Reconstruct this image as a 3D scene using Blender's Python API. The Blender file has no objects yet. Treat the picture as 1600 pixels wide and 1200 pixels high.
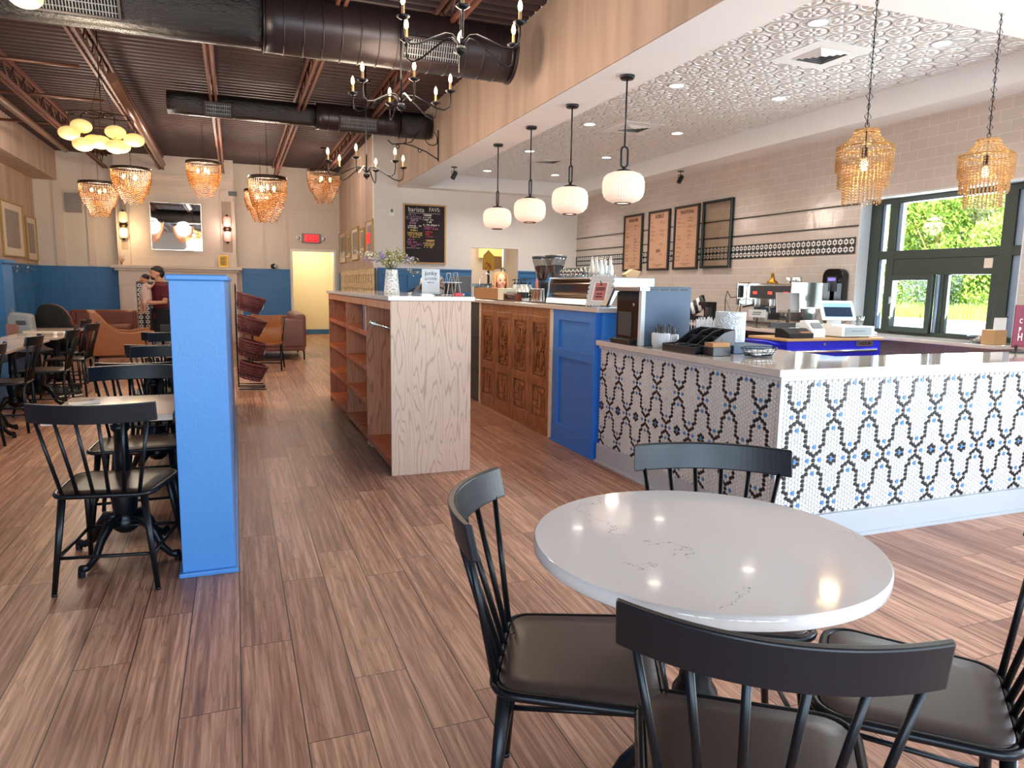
import bpy, bmesh, math, random
from mathutils import Vector, Matrix, Euler
PI=math.pi
sc=bpy.context.scene
COL=sc.collection
# ---------------------------------------------------------------- camera
cam=bpy.data.cameras.new('camera'); cam.sensor_fit='HORIZONTAL'; cam.sensor_width=36; cam.lens=36*1104/1600
cam.clip_start=.05; cam.clip_end=200
co=bpy.data.objects.new('camera',cam); COL.objects.link(co)
co.matrix_world=Matrix.Translation((0,0,1.35)) @ Matrix(((0.9321041,0.03526983,-0.36046912,0),(-0.36185185,0.13370969,-0.92259686,0),(0.01565838,0.99039273,0.1373938,0),(0,0,0,1)))
sc.camera=co
# ---------------------------------------------------------------- view, world, sun, daylight
sc.view_settings.view_transform='Standard'; sc.view_settings.look='None'
sc.view_settings.gamma=1; sc.view_settings.use_curve_mapping=False
sc.view_settings.exposure=1.50
sc.cycles.use_denoising=True
sc.cycles.max_bounces=8; sc.cycles.diffuse_bounces=6; sc.cycles.glossy_bounces=3; sc.cycles.transmission_bounces=4; sc.cycles.transparent_max_bounces=10
sc.cycles.caustics_reflective=False; sc.cycles.caustics_refractive=False; sc.cycles.sample_clamp_indirect=4
W=bpy.data.worlds.new('world'); sc.world=W; W.use_nodes=True
wn=W.node_tree.nodes; bg=wn['Background']
sky=wn.new('ShaderNodeTexSky')
for st in ('NISHITA','MULTIPLE_SCATTERING','PREETHAM'):
    try: sky.sky_type=st; break
    except Exception: pass
try: sky.sun_disc=False; sky.sun_elevation=math.radians(50); sky.sun_rotation=math.radians(-80)
except Exception: pass
W.node_tree.links.new(sky.outputs[0],bg.inputs[0]); bg.inputs[1].default_value=.30
def light(kind,name,loc,energy,color=(1,1,1),size=.1,rot=None,sy=None,spot=None):
    l=bpy.data.lights.new(name,kind); l.energy=energy; l.color=color
    if kind=='AREA':
        l.shape='RECTANGLE'; l.size=size; l.size_y=sy or size
    elif kind=='SUN': l.angle=size
    else: l.shadow_soft_size=size
    if kind=='SPOT': l.spot_size=spot or 2.4; l.spot_blend=.8
    o=bpy.data.objects.new(name,l); COL.objects.link(o); o.location=loc
    if rot: o.rotation_euler=rot
    return o
s=light('SUN','sun',(0,0,20),4.5,(1,.95,.86),.01); s.rotation_euler=Vector((.72,.30,-.72)).to_track_quat('-Z','Y').to_euler()
# daylight entering the shop front behind the photographer and the side windows
for (x,w) in ((-2.4,2.3),(.6,2.3),(3.6,2.3)):
    light('AREA','daylight_front',(x,-2.93,1.45),42,(.62,.81,1),w,(PI/2+.40,0,0),1.9)
light('AREA','daylight_drive_through',(7.0,5.1,1.7),95,(.88,.94,1),1.4,(0,PI/2+.5,0),1.9)
light('AREA','daylight_side_door',(6.40,-.2,1.5),108,(.80,.90,1),2.2,(0,PI/2+.6,0),2.6)

# ---------------------------------------------------------------- materials
M={}
def lin(c):
    if isinstance(c,str):
        c=tuple(int(c[i:i+2],16)/255 for i in (0,2,4))
    return tuple((v/12.92 if v<=.04045 else ((v+.055)/1.055)**2.4) for v in c)+(1,)
class NT:
    def __init__(s,name):
        s.m=bpy.data.materials.new(name); s.m.use_nodes=True; s.t=s.m.node_tree; s.n=s.t.nodes
        s.b=s.n['Principled BSDF']; s.out=s.n['Material Output']
    def add(s,t,**k):
        n=s.n.new(t)
        for a,b in k.items(): setattr(n,a,b)
        return n
    def link(s,a,b): s.t.links.new(a,b)
    def val(s,inp,v):
        if hasattr(v,'is_linked') or hasattr(v,'links'): s.link(v,inp)
        else: inp.default_value=v
    def math(s,op,a,b=0.,c=None):
        n=s.add('ShaderNodeMath',operation=op); s.val(n.inputs[0],a); s.val(n.inputs[1],b)
        if c is not None: s.val(n.inputs[2],c)
        return n.outputs[0]
    def coord(s,kind='Object'):
        return s.add('ShaderNodeTexCoord').outputs[kind]
    def geo(s): return s.add('ShaderNodeNewGeometry').outputs['Position']
    def sep(s,v):
        n=s.add('ShaderNodeSeparateXYZ'); s.link(v,n.inputs[0]); return n.outputs
    def comb(s,x=0.,y=0.,z=0.):
        n=s.add('ShaderNodeCombineXYZ'); s.val(n.inputs[0],x); s.val(n.inputs[1],y); s.val(n.inputs[2],z); return n.outputs[0]
    def scale(s,v,k):
        n=s.add('ShaderNodeMapping'); s.link(v,n.inputs[0]); n.inputs['Scale'].default_value=k; return n.outputs[0]
    def noise(s,v,sc=5,det=3,rough=.5,out='Fac'):
        n=s.add('ShaderNodeTexNoise'); s.link(v,n.inputs['Vector']); n.inputs['Scale'].default_value=sc; n.inputs['Detail'].default_value=det; n.inputs['Roughness'].default_value=rough
        return n.outputs[out]
    def white(s,v):
        n=s.add('ShaderNodeTexWhiteNoise',noise_dimensions='3D'); s.link(v,n.inputs['Vector']); return n.outputs['Value']
    def ramp(s,f,stops,interp='LINEAR'):
        n=s.add('ShaderNodeValToRGB'); s.link(f,n.inputs[0]); n.color_ramp.interpolation=interp
        e=n.color_ramp.elements
        while len(e)<len(stops): e.new(.5)
        for q,(p,c) in zip(e,stops): q.position=p; q.color=lin(c)
        return n.outputs[0]
    def mix(s,f,a,b,mode='MIX'):
        n=s.add('ShaderNodeMix',data_type='RGBA',blend_type=mode); s.val(n.inputs[0],f)
        s.val(n.inputs[6],lin(a) if isinstance(a,(str,tuple)) and not hasattr(a,'links') else a)
        s.val(n.inputs[7],lin(b) if isinstance(b,(str,tuple)) and not hasattr(b,'links') else b)
        return n.outputs[2]
    def bump(s,h,st=.3,d=.01):
        n=s.add('ShaderNodeBump'); s.link(h,n.inputs['Height']); n.inputs['Strength'].default_value=st; n.inputs['Distance'].default_value=d
        s.link(n.outputs[0],s.b.inputs['Normal'])
    def set(s,color=None,rough=None,metal=None,emit=None,es=0,coat=None,trans=None,alpha=None,spec=None,ior=None):
        b=s.b.inputs
        if color is not None:
            if isinstance(color,(str,tuple)): b['Base Color'].default_value=lin(color)
            else: s.link(color,b['Base Color'])
        if rough is not None: s.val(b['Roughness'],rough)
        if metal is not None: b['Metallic'].default_value=metal
        if emit is not None:
            if isinstance(emit,(str,tuple)): b['Emission Color'].default_value=lin(emit)
            else: s.link(emit,b['Emission Color'])
            b['Emission Strength'].default_value=es
        if coat is not None: b['Coat Weight'].default_value=coat
        if trans is not None: b['Transmission Weight'].default_value=trans
        if alpha is not None: b['Alpha'].default_value=alpha
        if spec is not None: b['Specular IOR Level'].default_value=spec
        if ior is not None: b['IOR'].default_value=ior
        return s
def mat(name,color,rough=.5,metal=0,var=.06,sc=8,bump=0,bsc=60,**k):
    """painted / plain surface with slight procedural tone variation"""
    t=NT(name); c=t.coord()
    if var:
        f=t.noise(c,sc,3)
        n=t.add('ShaderNodeHueSaturation'); n.inputs['Color'].default_value=lin(color)
        t.link(t.math('MULTIPLY_ADD',f,var*2,1-var),n.inputs['Value']); col=n.outputs[0]
        t.set(col,rough,metal,**k)
    else: t.set(color,rough,metal,**k)
    if bump: t.bump(t.noise(c,bsc,2),bump,.002)
    M[name]=t.m; return t.m
def emis(name,color,st,base=None):
    t=NT(name); t.set(base or color,.4,0,emit=color,es=st); M[name]=t.m; return t.m

mat('wall_white','dcd8d2',.85,sc=1.5,var=.03)
mat('wall_cream','d6cabc',.85,sc=1.5,var=.03)
mat('trim_cream','d6c6b6',.7,sc=2,var=.03)
mat('ceiling_white','efeeec',.85,var=.02,sc=1)
mat('hall_yellow','eee2c0',.8,var=.02)
mat('base_white','b3b7bc',.55,var=.03); mat('white_gloss','c6c9cc',.35,var=.02)
mat('white_matte','e9e8e4',.6,var=.02)
mat('white_plastic','e4e6e6',.35,var=.01)
mat('black_metal','14161a',.33,metal=.4,var=.1)
mat('black_wood','17181d',.38,var=.15,sc=12)
mat('seat_leather','41332d',.38,var=.12,sc=5,bump=.12,bsc=250)
mat('black_plastic','121316',.35,var=.05)
mat('black_gloss','0c0d10',.12,var=0)
mat('dark_grey','34373c',.5)
mat('mid_grey','6d7072',.5)
mat('grey_mat','8f8a88',.8,var=.04,sc=3)
mat('steel','c9c6c2',.22,metal=1,var=.03)
mat('chrome','dcdcdc',.08,metal=1,var=0)
mat('bronze','3a2c22',.35,metal=.8)
mat('brass','a8792f',.3,metal=1)
mat('blue_paint','2f7ad0',.42,var=.05,sc=2,bump=.25,bsc=45)
mat('blue_end','4c88c8',.36,var=.04,sc=2,bump=.45,bsc=70)
mat('blue_wall','3672a8',.5,var=.07,sc=2)
mat('blue_tool','2126c8',.28,var=.03)
mat('window_green','2e3a33',.45)
mat('frame_bluegrey','7f93ac',.35,metal=.3)
mat('gold_frame','a78a54',.4,metal=.3)
mat('paper','d3c4b4',.8,var=.02)
mat('menu_paper','c79c7f',.75,var=.03)
mat('menu_frame','2c2320',.5)
mat('ink','4a3228',.8); mat('ink_soft','86614c',.8)
mat('chalkboard','241f22',.85,var=.2,sc=3)
for n,c in (('chalk_white','d8d4cc'),('chalk_pink','a45d8a'),('chalk_red','b2434c'),('chalk_yellow','c9b06a'),('chalk_mauve','9a7f98')): mat(n,c,.9,var=.15,sc=60)
mat('leather_tan','9c5c2c',.42,var=.15,sc=6,bump=.2,bsc=120)
mat('leather_brown','6e3526',.4,var=.2,sc=5,bump=.2,bsc=120)
mat('leather_rose','84574c',.42,var=.08,sc=4,bump=.2,bsc=120)
mat('wood_light','b58f60',.5,var=.15,sc=9)
mat('cardboard','a87c54',.8,var=.06)
mat('skin','c28a6c',.55,var=.04)
mat('skin_light','d39a7e',.5,var=.04)
mat('hair_blond','b38556',.5,var=.25,sc=60)
mat('hair_black','120e0d',.55,var=.2,sc=60)
mat('shirt_maroon','5a1424',.85,var=.1)
mat('shorts_navy','14141c',.9)
mat('baby_cloth','c9aaa0',.9,var=.15,sc=30)
mat('fur_black','060608',.95,var=.4,sc=40,bump=.6,bsc=90)
mat('grey_bag','7b8086',.8,var=.1)
mat('pink','b0447a',.35,var=.05)
mat('red','b3202c',.4)
mat('burgundy','741f36',.5,var=.03)
mat('deck_dark','3b2422',.6,var=.25,sc=3)
mat('joist','6d4537',.5,var=.15,sc=5,metal=.2)
mat('pipe','6b4a3a',.35,metal=.4)
mat('marble_black','2a1f22',.3)
mat('tile_white','dcdad6',.3,var=.04,sc=20)
mat('tile_black','17191e',.28,var=.15,sc=30)
mat('tile_blue','4486c4',.28,var=.12,sc=30)
mat('grout','c6c3bd',.8)
mat('beads_wood','b08c5e',.55,var=.2,sc=30)
mat('beads_dark','6e431a',.4,var=.3,sc=25); mat('beads_amber','a8681f',.35,var=.35,sc=25)
mat('stem','6b6a3c',.7); mat('petal_white','e6e4cf',.8); mat('petal_lilac','9a93b8',.8); mat('leaf_olive','8c8a4c',.7)
mat('syrup','5c2a18',.15); mat('coffee_beans','2a1a14',.6,var=.5,sc=90,bump=.6,bsc=120)
mat('concrete_out','e0dcd2',.9,var=.08,sc=.5)
mat('mirror','f2f2f2',.02,metal=1,var=0)
mat('basket_wicker','6b3439',.6,var=.45,sc=45,bump=.8,bsc=70)
mat('oak_edge','b98d73',.5)
mat('water_clear','aebdc4',.08,var=0)
mat('door_cream','e3d6b0',.6,var=.02)
mat('shoe_dark','26262b',.7)
mat('salmon','d98a80',.6)
mat('olive_green','3d5a34',.6)
mat('yellow_sign','c7a032',.5)
mat('denim','242a3a',.9)
mat('legging','4a2b2e',.8)
emis('bulb','ffd9a0',5); emis('bulb_small','ffcf80',7); emis('downlight','fff0dc',4)
emis('exit_red','ff1020',.5,'c01020'); emis('screen_blue','7fb2e0',.22); emis('screen_violet','7a68e0',.4); emis('led_red','ff4030',1.2)
emis('yellow_light','ffd880',.14); emis('cool_glow','bfe8f0',.5)
t=NT('shade_white'); c=t.coord('Object'); t.set('f4dccb',.45,emit='ffe0cc',es=.13); M['shade_white']=t.m
t=NT('shade_sconce'); t.set('f4d8a8',.4,emit='ffd890',es=.26); M['shade_sconce']=t.m
t=NT('shade_disc'); t.set('f0d890',.4,emit='ffdc8c',es=.20); M['shade_disc']=t.m
t=NT('shade_sconce_pink'); t.set('efc0ac',.4,emit='ffb49c',es=.16); M['shade_sconce_pink']=t.m
def glass(name,col,fac=.12,rough=.02):
    t=NT(name); tr=t.add('ShaderNodeBsdfTransparent'); tr.inputs[0].default_value=lin(col)
    gl=t.add('ShaderNodeBsdfGlossy'); gl.inputs['Roughness'].default_value=rough
    fr=t.add('ShaderNodeLayerWeight'); fr.inputs[0].default_value=.5
    mx=t.add('ShaderNodeMixShader'); t.link(t.math('MULTIPLY_ADD',t.math('POWER',fr.outputs[1],4.),.6,fac),mx.inputs[0]); t.link(tr.outputs[0],mx.inputs[1]); t.link(gl.outputs[0],mx.inputs[2]); t.link(mx.outputs[0],t.out.inputs[0])
    M[name]=t.m
glass('glass','f4f8f6',.02); glass('glass_jar','d8dcdc',.18,.05); glass('glass_board','f3eee8',.05,.05)
# marble-like quartz with fine branching veins
t=NT('quartz'); c=t.geo(); n1=t.noise(c,3.2,6,.6); v=t.math('ABSOLUTE',t.math('SUBTRACT',n1,.5)); msk=t.noise(c,4,2)
vein=t.math('MULTIPLY',t.math('LESS_THAN',v,.0016),t.math('GREATER_THAN',msk,.60))
t.set(t.mix(vein,'efe9e4','9a9490'),.09,0,coat=.3); M['quartz']=t.m
t=NT('quartz_grey'); c=t.geo(); t.set(t.mix(t.noise(c,7,3),'d2c9c2','c4bab2'),.08,0,coat=.3); M['quartz_grey']=t.m
# floor planks running along Y
t=NT('floor_planks'); p=t.sep(t.geo()); w=.182; L=1.22
u=t.math('DIVIDE',t.math('ADD',p[0],.028+w*60),w); row=t.math('FLOOR',u); fu=t.math('SUBTRACT',u,row)
off=t.white(t.comb(row,7.3,1.1)); v=t.math('ADD',t.math('DIVIDE',t.math('ADD',p[1],40.),L),t.math('MULTIPLY',off,3.)); cv=t.math('FLOOR',v); fv=t.math('SUBTRACT',v,cv)
pid=t.white(t.comb(row,cv,3.)); pid2=t.white(t.comb(cv,row,9.))
gv=t.comb(t.math('MULTIPLY',p[0],1.),t.math('MULTIPLY',p[1],.028),t.math('MULTIPLY',pid,20.))
g1=t.noise(gv,55,4,.65)
gv2=t.comb(p[0],t.math('MULTIPLY',p[1],.055),t.math('MULTIPLY',pid2,20.))
g2=t.noise(gv2,9,3,.6)
ring=t.math('SINE',t.math('MULTIPLY',g2,95.))
base=t.ramp(t.math('ADD',t.math('MULTIPLY_ADD',pid,.62,-.06),t.math('MULTIPLY',g2,.45)),[(0,'a37661'),(.35,'c4957c'),(.65,'d8a88b'),(1,'ecc0a4')])
fine=t.ramp(g1,[(.34,'86695a'),(.5,'d2c3b9'),(.64,'ffffff')])
col=t.mix(.8,base,fine,'MULTIPLY'); col=t.mix(t.math('MULTIPLY',t.math('LESS_THAN',ring,-.78),.28),col,'4b3027')
eu=t.math('MINIMUM',fu,t.math('SUBTRACT',1.,fu)); ev=t.math('MINIMUM',fv,t.math('SUBTRACT',1.,fv))
seam=t.math('MAXIMUM',t.math('LESS_THAN',eu,.011),t.math('LESS_THAN',ev,.0013))
col=t.mix(seam,col,'2e1d18')
t.set(col,t.math('MULTIPLY_ADD',g1,.25,.30),0,spec=.45)
t.bump(t.math('SUBTRACT',t.math('MULTIPLY',g1,.3),seam),.25,.002); M['floor_planks']=t.m
# oak veneer with cathedral grain, grain runs up Z
def oak(name,a,b,cc,sx=1.,cont=26.,seed=0.):
    t=NT(name); p=t.sep(t.geo()); h=t.math('ADD',p[0],p[1])
    q=t.comb(t.math('MULTIPLY',h,4.2*sx),seed,t.math('MULTIPLY',p[2],.75))
    n=t.noise(q,1.0,2,.45); wv=t.math('SINE',t.math('MULTIPLY',n,cont*6.28/2))
    f=t.noise(t.comb(t.math('MULTIPLY',h,9.),seed,t.math('MULTIPLY',p[2],.5)),18,3,.6)
    col=t.mix(t.math('MULTIPLY_ADD',f,.9,.0),a,b); col=t.mix(t.math('MULTIPLY',t.math('POWER',t.math('MAXIMUM',wv,0.),4.),.62),col,cc)
    t.set(col,.5); M[name]=t.m
oak('oak_pale','e2c4ae','cda98f','a58470',1.6,44.)
oak('oak_warm','d69a74','bd7d58','84502f',1.8,34.,3.)
oak('oak_shelf','cc7348','b56038','5f2e1d',.6,16.,5.)
t=NT('carved_wood'); c=t.coord(); f=t.noise(t.scale(c,(2,2,.5)),14,4,.6); t.set(t.ramp(f,[(.25,'633a24'),(.5,'8f5a34'),(.75,'b47c48')]),.4); M['carved_wood']=t.m
t=NT('distressed_white'); c=t.coord(); f=t.noise(c,22,4,.7); t.set(t.ramp(f,[(.33,'8a6a4e'),(.4,'cfc8ba'),(1,'dcd8cc')]),.7); M['distressed_white']=t.m
t=NT('crate_pine'); c=t.geo(); f=t.noise(t.scale(c,(1,1,6)),5,3,.6); t.set(t.ramp(f,[(.3,'bfa27a'),(.6,'dcc7a0'),(1,'e6d5b2')]),.7); M['crate_pine']=t.m
t=NT('streaky_tan'); c=t.geo(); f=t.noise(t.scale(c,(2.2,2.2,.18)),2.2,3,.55); t.set(t.ramp(f,[(.3,'a58d7d'),(.6,'b9a190'),(1,'c3ad9d')]),.7); M['streaky_tan']=t.m  # tan tones in streaks drawn out along Z
# glossy wall tiles on the X plane
t=NT('wall_tile'); p=t.sep(t.geo()); br=t.add('ShaderNodeTexBrick',offset=.5,squash=1)
t.link(t.comb(p[1],p[2],0.),br.inputs['Vector']); br.inputs['Scale'].default_value=1; br.inputs['Brick Width'].default_value=.205; br.inputs['Row Height'].default_value=.103; br.inputs['Mortar Size'].default_value=.0022; br.inputs['Mortar Smooth'].default_value=.1
br.inputs['Color1'].default_value=lin('c2b6ac'); br.inputs['Color2'].default_value=lin('bdb0a5'); br.inputs['Mortar'].default_value=lin('d8cfc7')
t.set(br.outputs['Color'],.12,0,spec=.5)
h=t.math('ADD',t.math('MULTIPLY',br.outputs['Fac'],-1.),t.math('MULTIPLY',t.noise(t.geo(),7,2),.9)); t.bump(h,.35,.006); M['wall_tile']=t.m
# pressed tin ceiling
t=NT('tin'); p=t.sep(t.geo()); S=.305
def cell(a,o): 
    q=t.math('DIVIDE',t.math('ADD',a,o),S); return t.math('SUBTRACT',t.math('SUBTRACT',q,t.math('FLOOR',q)),.5)
a=cell(p[0],30.03); b=cell(p[1],30.0)
r=t.math('SQRT',t.math('ADD',t.math('MULTIPLY',a,a),t.math('MULTIPLY',b,b)))
ang=t.math('ARCTAN2',b,a)
def ridge(d,c,w): return t.math('SMOOTH_MAX',t.math('SUBTRACT',1.,t.math('DIVIDE',t.math('ABSOLUTE',t.math('SUBTRACT',d,c)),w)),0.,.3)
aa=t.math('SUBTRACT',t.math('ABSOLUTE',a),.5); bb=t.math('SUBTRACT',t.math('ABSOLUTE',b),.5)
r2=t.math('SQRT',t.math('ADD',t.math('MULTIPLY',aa,aa),t.math('MULTIPLY',bb,bb)))
pet=t.math('MULTIPLY',t.math('ABSOLUTE',t.math('SINE',t.math('MULTIPLY',ang,4.))),ridge(r,.2,.13))
pet2=t.math('MULTIPLY',t.math('ABSOLUTE',t.math('COSINE',t.math('MULTIPLY',ang,6.))),ridge(r2,.14,.10))
hh=t.math('ADD',t.math('ADD',ridge(r,.40,.05),ridge(r2,.30,.04)),t.math('ADD',pet,pet2))
hh=t.math('ADD',hh,t.math('MULTIPLY',ridge(r,0.,.09),1.2))
t.set('f6f5f3',.28,.25); t.bump(hh,1.,.022); M['tin']=t.m
# duct wrap: crinkled glossy black and plain
t=NT('duct_wrap'); c=t.geo(); t.set('141011',.2,0,spec=.6); t.bump(t.noise(t.scale(c,(1.5,4,4)),9,5,.7),.7,.03); M['duct_wrap']=t.m
t=NT('duct_plain'); c=t.geo(); t.set('2a2021',.36,.2); t.bump(t.noise(c,6,2),.1,.01); M['duct_plain']=t.m
# leaves for outside
for n,a,b in (('leaf_bright','93b83a','d6e070'),('leaf_mid','6a9a3a','a8c668'),('leaf_grey','6a7f72','a3b0a0')):
    t=NT(n); oi=t.coord(); f=t.noise(oi,3,2); t.set(t.mix(f,a,b),.6); 
    t.b.inputs['Subsurface Weight'].default_value=0; M[n]=t.m
t=NT('picture_grey'); c=t.coord(); t.set(t.mix(t.noise(c,4,3),'7d7672','8e8680'),.5); M['picture_grey']=t.m
t=NT('denim_mat'); M['denim_mat']=t.m

# ---------------------------------------------------------------- mesh builder
class MB:
    def __init__(s): s.v=[];s.f=[];s.m=[];s.s=[];s.T=None;s.nb=0
    def _add(s,vs,fs,mi,sm):
        o=len(s.v)
        if s.T is not None: vs=[s.T@Vector(v) for v in vs]
        s.v+= [tuple(v) for v in vs]
        for f in fs: s.f.append(tuple(i+o for i in f)); s.m.append(mi); s.s.append(sm)
        return s
    def box(s,a,b,mi=0):
        e=(s.nb%6)*.0003; s.nb+=1
        x0,y0,z0=(min(q,w)-e for q,w in zip(a,b));x1,y1,z1=(max(q,w)+e for q,w in zip(a,b))
        vs=[(x0,y0,z0),(x1,y0,z0),(x1,y1,z0),(x0,y1,z0),(x0,y0,z1),(x1,y0,z1),(x1,y1,z1),(x0,y1,z1)]
        return s._add(vs,[(0,3,2,1),(4,5,6,7),(0,1,5,4),(1,2,6,5),(2,3,7,6),(3,0,4,7)],mi,False)
    def poly(s,pts,mi=0): return s._add(pts,[tuple(range(len(pts)))],mi,False)
    def prism(s,pts,d,mi=0,sm=False):
        """pts: closed loop of 3D points, extruded by vector d"""
        n=len(pts); d=Vector(d); vs=[Vector(p) for p in pts]+[Vector(p)+d for p in pts]
        fs=[tuple(range(n))[::-1],tuple(range(n,2*n))]
        s._add(vs,fs,mi,False); o=len(s.v)-2*n
        for i in range(n):
            j=(i+1)%n; s.f.append((o+i,o+j,o+n+j,o+n+i)); s.m.append(mi); s.s.append(sm)
        return s
    def tube(s,pts,r,n=8,mi=0,closed=False,caps=True,flat=1.,up=None):
        P=[Vector(p) for p in pts]; k=len(P); R=r if isinstance(r,(list,tuple)) else [r]*k
        vs=[];fs=[]; prev=None
        for i in range(k):
            if closed: d=(P[(i+1)%k]-P[i-1])
            else: d=(P[min(i+1,k-1)]-P[max(i-1,0)])
            if d.length<1e-9: d=Vector((0,0,1))
            d.normalize()
            if prev is None:
                a=Vector(up) if up else (Vector((0,0,1)) if abs(d.z)<.9 else Vector((1,0,0)))
                x=(a-d*a.dot(d)).normalized()
            else:
                x=(prev-d*prev.dot(d)); x=x.normalized() if x.length>1e-6 else Vector((1,0,0))
            prev=x; y=d.cross(x)
            for j in range(n):
                t=2*PI*j/n; vs.append(P[i]+(x*math.cos(t)+y*math.sin(t)*flat)*R[i])
        m=k if closed else k-1
        for i in range(m):
            for j in range(n):
                a=i*n+j;b=i*n+(j+1)%n;c=((i+1)%k)*n+(j+1)%n;d_=((i+1)%k)*n+j
                fs.append((a,b,c,d_))
        s._add(vs,fs,mi,True)
        if caps and not closed:
            o=len(s.v)-len(vs)
            s.f.append(tuple(o+j for j in range(n))[::-1]); s.m.append(mi); s.s.append(False)
            s.f.append(tuple(o+(k-1)*n+j for j in range(n))); s.m.append(mi); s.s.append(False)
        return s
    def lathe(s,prof,c=(0,0),n=24,mi=0,sm=True,ribs=0,rib=.0):
        vs=[];fs=[];k=len(prof)
        for (r,z) in prof:
            for j in range(n):
                t=2*PI*j/n; rr=r*(1+(rib*(1 if j%2 else -1) if ribs else 0)); vs.append((c[0]+rr*math.cos(t),c[1]+rr*math.sin(t),z))
        for i in range(k-1):
            for j in range(n): fs.append((i*n+j,i*n+(j+1)%n,(i+1)*n+(j+1)%n,(i+1)*n+j))
        return s._add(vs,fs,mi,sm)
    def disc(s,c,r,n=24,mi=0,up=True):
        pts=[(c[0]+r*math.cos(2*PI*j/n),c[1]+r*math.sin(2*PI*j/n),c[2]) for j in range(n)]
        return s.poly(pts if up else pts[::-1],mi)
    def cyl(s,c,r,z0,z1,n=20,mi=0,r2=None):
        r2=r if r2 is None else r2
        s.lathe([(r,z0),(r2,z1)],c,n,mi); s.disc((c[0],c[1],z1),r2,n,mi); s.disc((c[0],c[1],z0),r,n,mi,False); return s
    def ell(s,c,r,n=12,k=8,mi=0):
        if not isinstance(r,(tuple,list)): r=(r,r,r)
        vs=[];fs=[]
        for i in range(k+1):
            ph=-PI/2+PI*i/k
            for j in range(n):
                t=2*PI*j/n; vs.append((c[0]+r[0]*math.cos(ph)*math.cos(t),c[1]+r[1]*math.cos(ph)*math.sin(t),c[2]+r[2]*math.sin(ph)))
        for i in range(k):
            for j in range(n): fs.append((i*n+j,i*n+(j+1)%n,(i+1)*n+(j+1)%n,(i+1)*n+j))
        return s._add(vs,fs,mi,True)
    def build(s,name,mats,parent=None,loc=None,rz=None,bev=0,seg=2,kind=None,rot=None):
        me=bpy.data.meshes.new(name); me.from_pydata(s.v,[],s.f)
        if isinstance(mats,str): mats=[mats]
        for q in mats: me.materials.append(M[q])
        me.polygons.foreach_set('material_index',s.m); me.polygons.foreach_set('use_smooth',s.s); me.update()
        o=bpy.data.objects.new(name,me); COL.objects.link(o)
        if parent: o.parent=parent
        if loc: o.location=loc
        if rz is not None: o.rotation_euler=(0,0,rz)
        if rot: o.rotation_euler=rot
        if bev:
            b=o.modifiers.new('bevel','BEVEL'); b.width=bev; b.segments=seg; b.limit_method='ANGLE'; b.angle_limit=.6
        if kind: o['kind']=kind
        return o
def tag(o,label,cat,group=None,kind=None):
    o['label']=label; o['category']=cat
    if group: o['group']=group
    if kind: o['kind']=kind
    return o
def thing(name,label,cat,loc=(0,0,0),rz=0,group=None):
    o=bpy.data.objects.new(name,None); o.empty_display_size=.1; COL.objects.link(o); o.location=loc; o.rotation_euler=(0,0,rz)
    return tag(o,label,cat,group)
def dup(o,loc=None,rz=None,label=None,parent=None,group=None,scale=None):
    c=o.copy(); COL.objects.link(c)
    if parent is not None: c.parent=parent
    if loc is not None: c.location=loc
    if rz is not None: c.rotation_euler=(0,0,rz)
    if label: c['label']=label
    if group: c['group']=group
    if scale: c.scale=(scale,)*3 if not isinstance(scale,tuple) else scale
    for ch in list(o.children): dup(ch,parent=c)
    return c
def text(s_,name,size,m,parent,loc,rot=(PI/2,0,0),ext=.001,align='CENTER',sx=1.):
    cu=bpy.data.curves.new(name,'FONT'); cu.body=s_; cu.size=size; cu.extrude=ext; cu.align_x=align; cu.align_y='CENTER'
    tmp=bpy.data.objects.new('tmp',cu); COL.objects.link(tmp); bpy.context.view_layer.update()
    me=bpy.data.meshes.new_from_object(tmp.evaluated_get(bpy.context.evaluated_depsgraph_get())); bpy.data.objects.remove(tmp); bpy.data.curves.remove(cu)
    me.materials.clear(); me.materials.append(M[m]); o=bpy.data.objects.new(name,me); COL.objects.link(o)
    if parent: o.parent=parent
    o.location=loc; o.rotation_euler=rot; o.scale=(sx,1,1); return o
def struct(mb,name,mats,**k):
    return mb.build(name,mats,kind='structure',**k)
random.seed(7)
# ================================================================ SETTING
YN=-3.0           # shop front wall behind the photographer
b=MB(); b.box((-5,-3.2,-.06),(7,20,0)); struct(b,'floor','floor_planks')
# corrugated roof deck, ribs along X
b=MB(); pr=[]; y=YN-.2
while y<17.9:
    pr+=[(y,4.0),(y+.05,4.0),(y+.07,4.045),(y+.13,4.045),(y+.15,4.0)]; y+=.15
vs=[(-5,a,z) for a,z in pr]+[(2.85,a,z) for a,z in pr]; n=len(pr)
b._add(vs,[(i,i+1,n+i+1,n+i) for i in range(n-1)],0,False); b.box((-5,YN-.2,4.06),(2.85,18,4.1))
struct(b,'ceiling','deck_dark')
# low ceiling with a tray, tin ceiling inside
b=MB(); z0,z1=3.1,3.42
b.box((2.85,YN,z0),(3.34,13.15,z1)); b.box((6.14,YN,z0),(6.9,13.15,z1)); b.box((3.34,YN,z0),(6.14,3.55,z1)); b.box((3.34,12.88,z0),(6.14,13.15,z1))
b.box((3.34,3.55,3.35),(6.14,12.88,3.42),1)
struct(b,'ceiling_low',['ceiling_white','tin'])
b=MB(); b.box((2.85,YN,3.42),(2.95,13.15,4.06)); b.box((2.95,YN,3.42),(6.9,13.15,3.5)); struct(b,'beam_upper','ceiling_white')
# tan streaked face of the dropped beam
b=MB(); b.box((2.835,YN,3.102),(2.85,13.15,4.0)); struct(b,'beam','streaky_tan')
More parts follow.
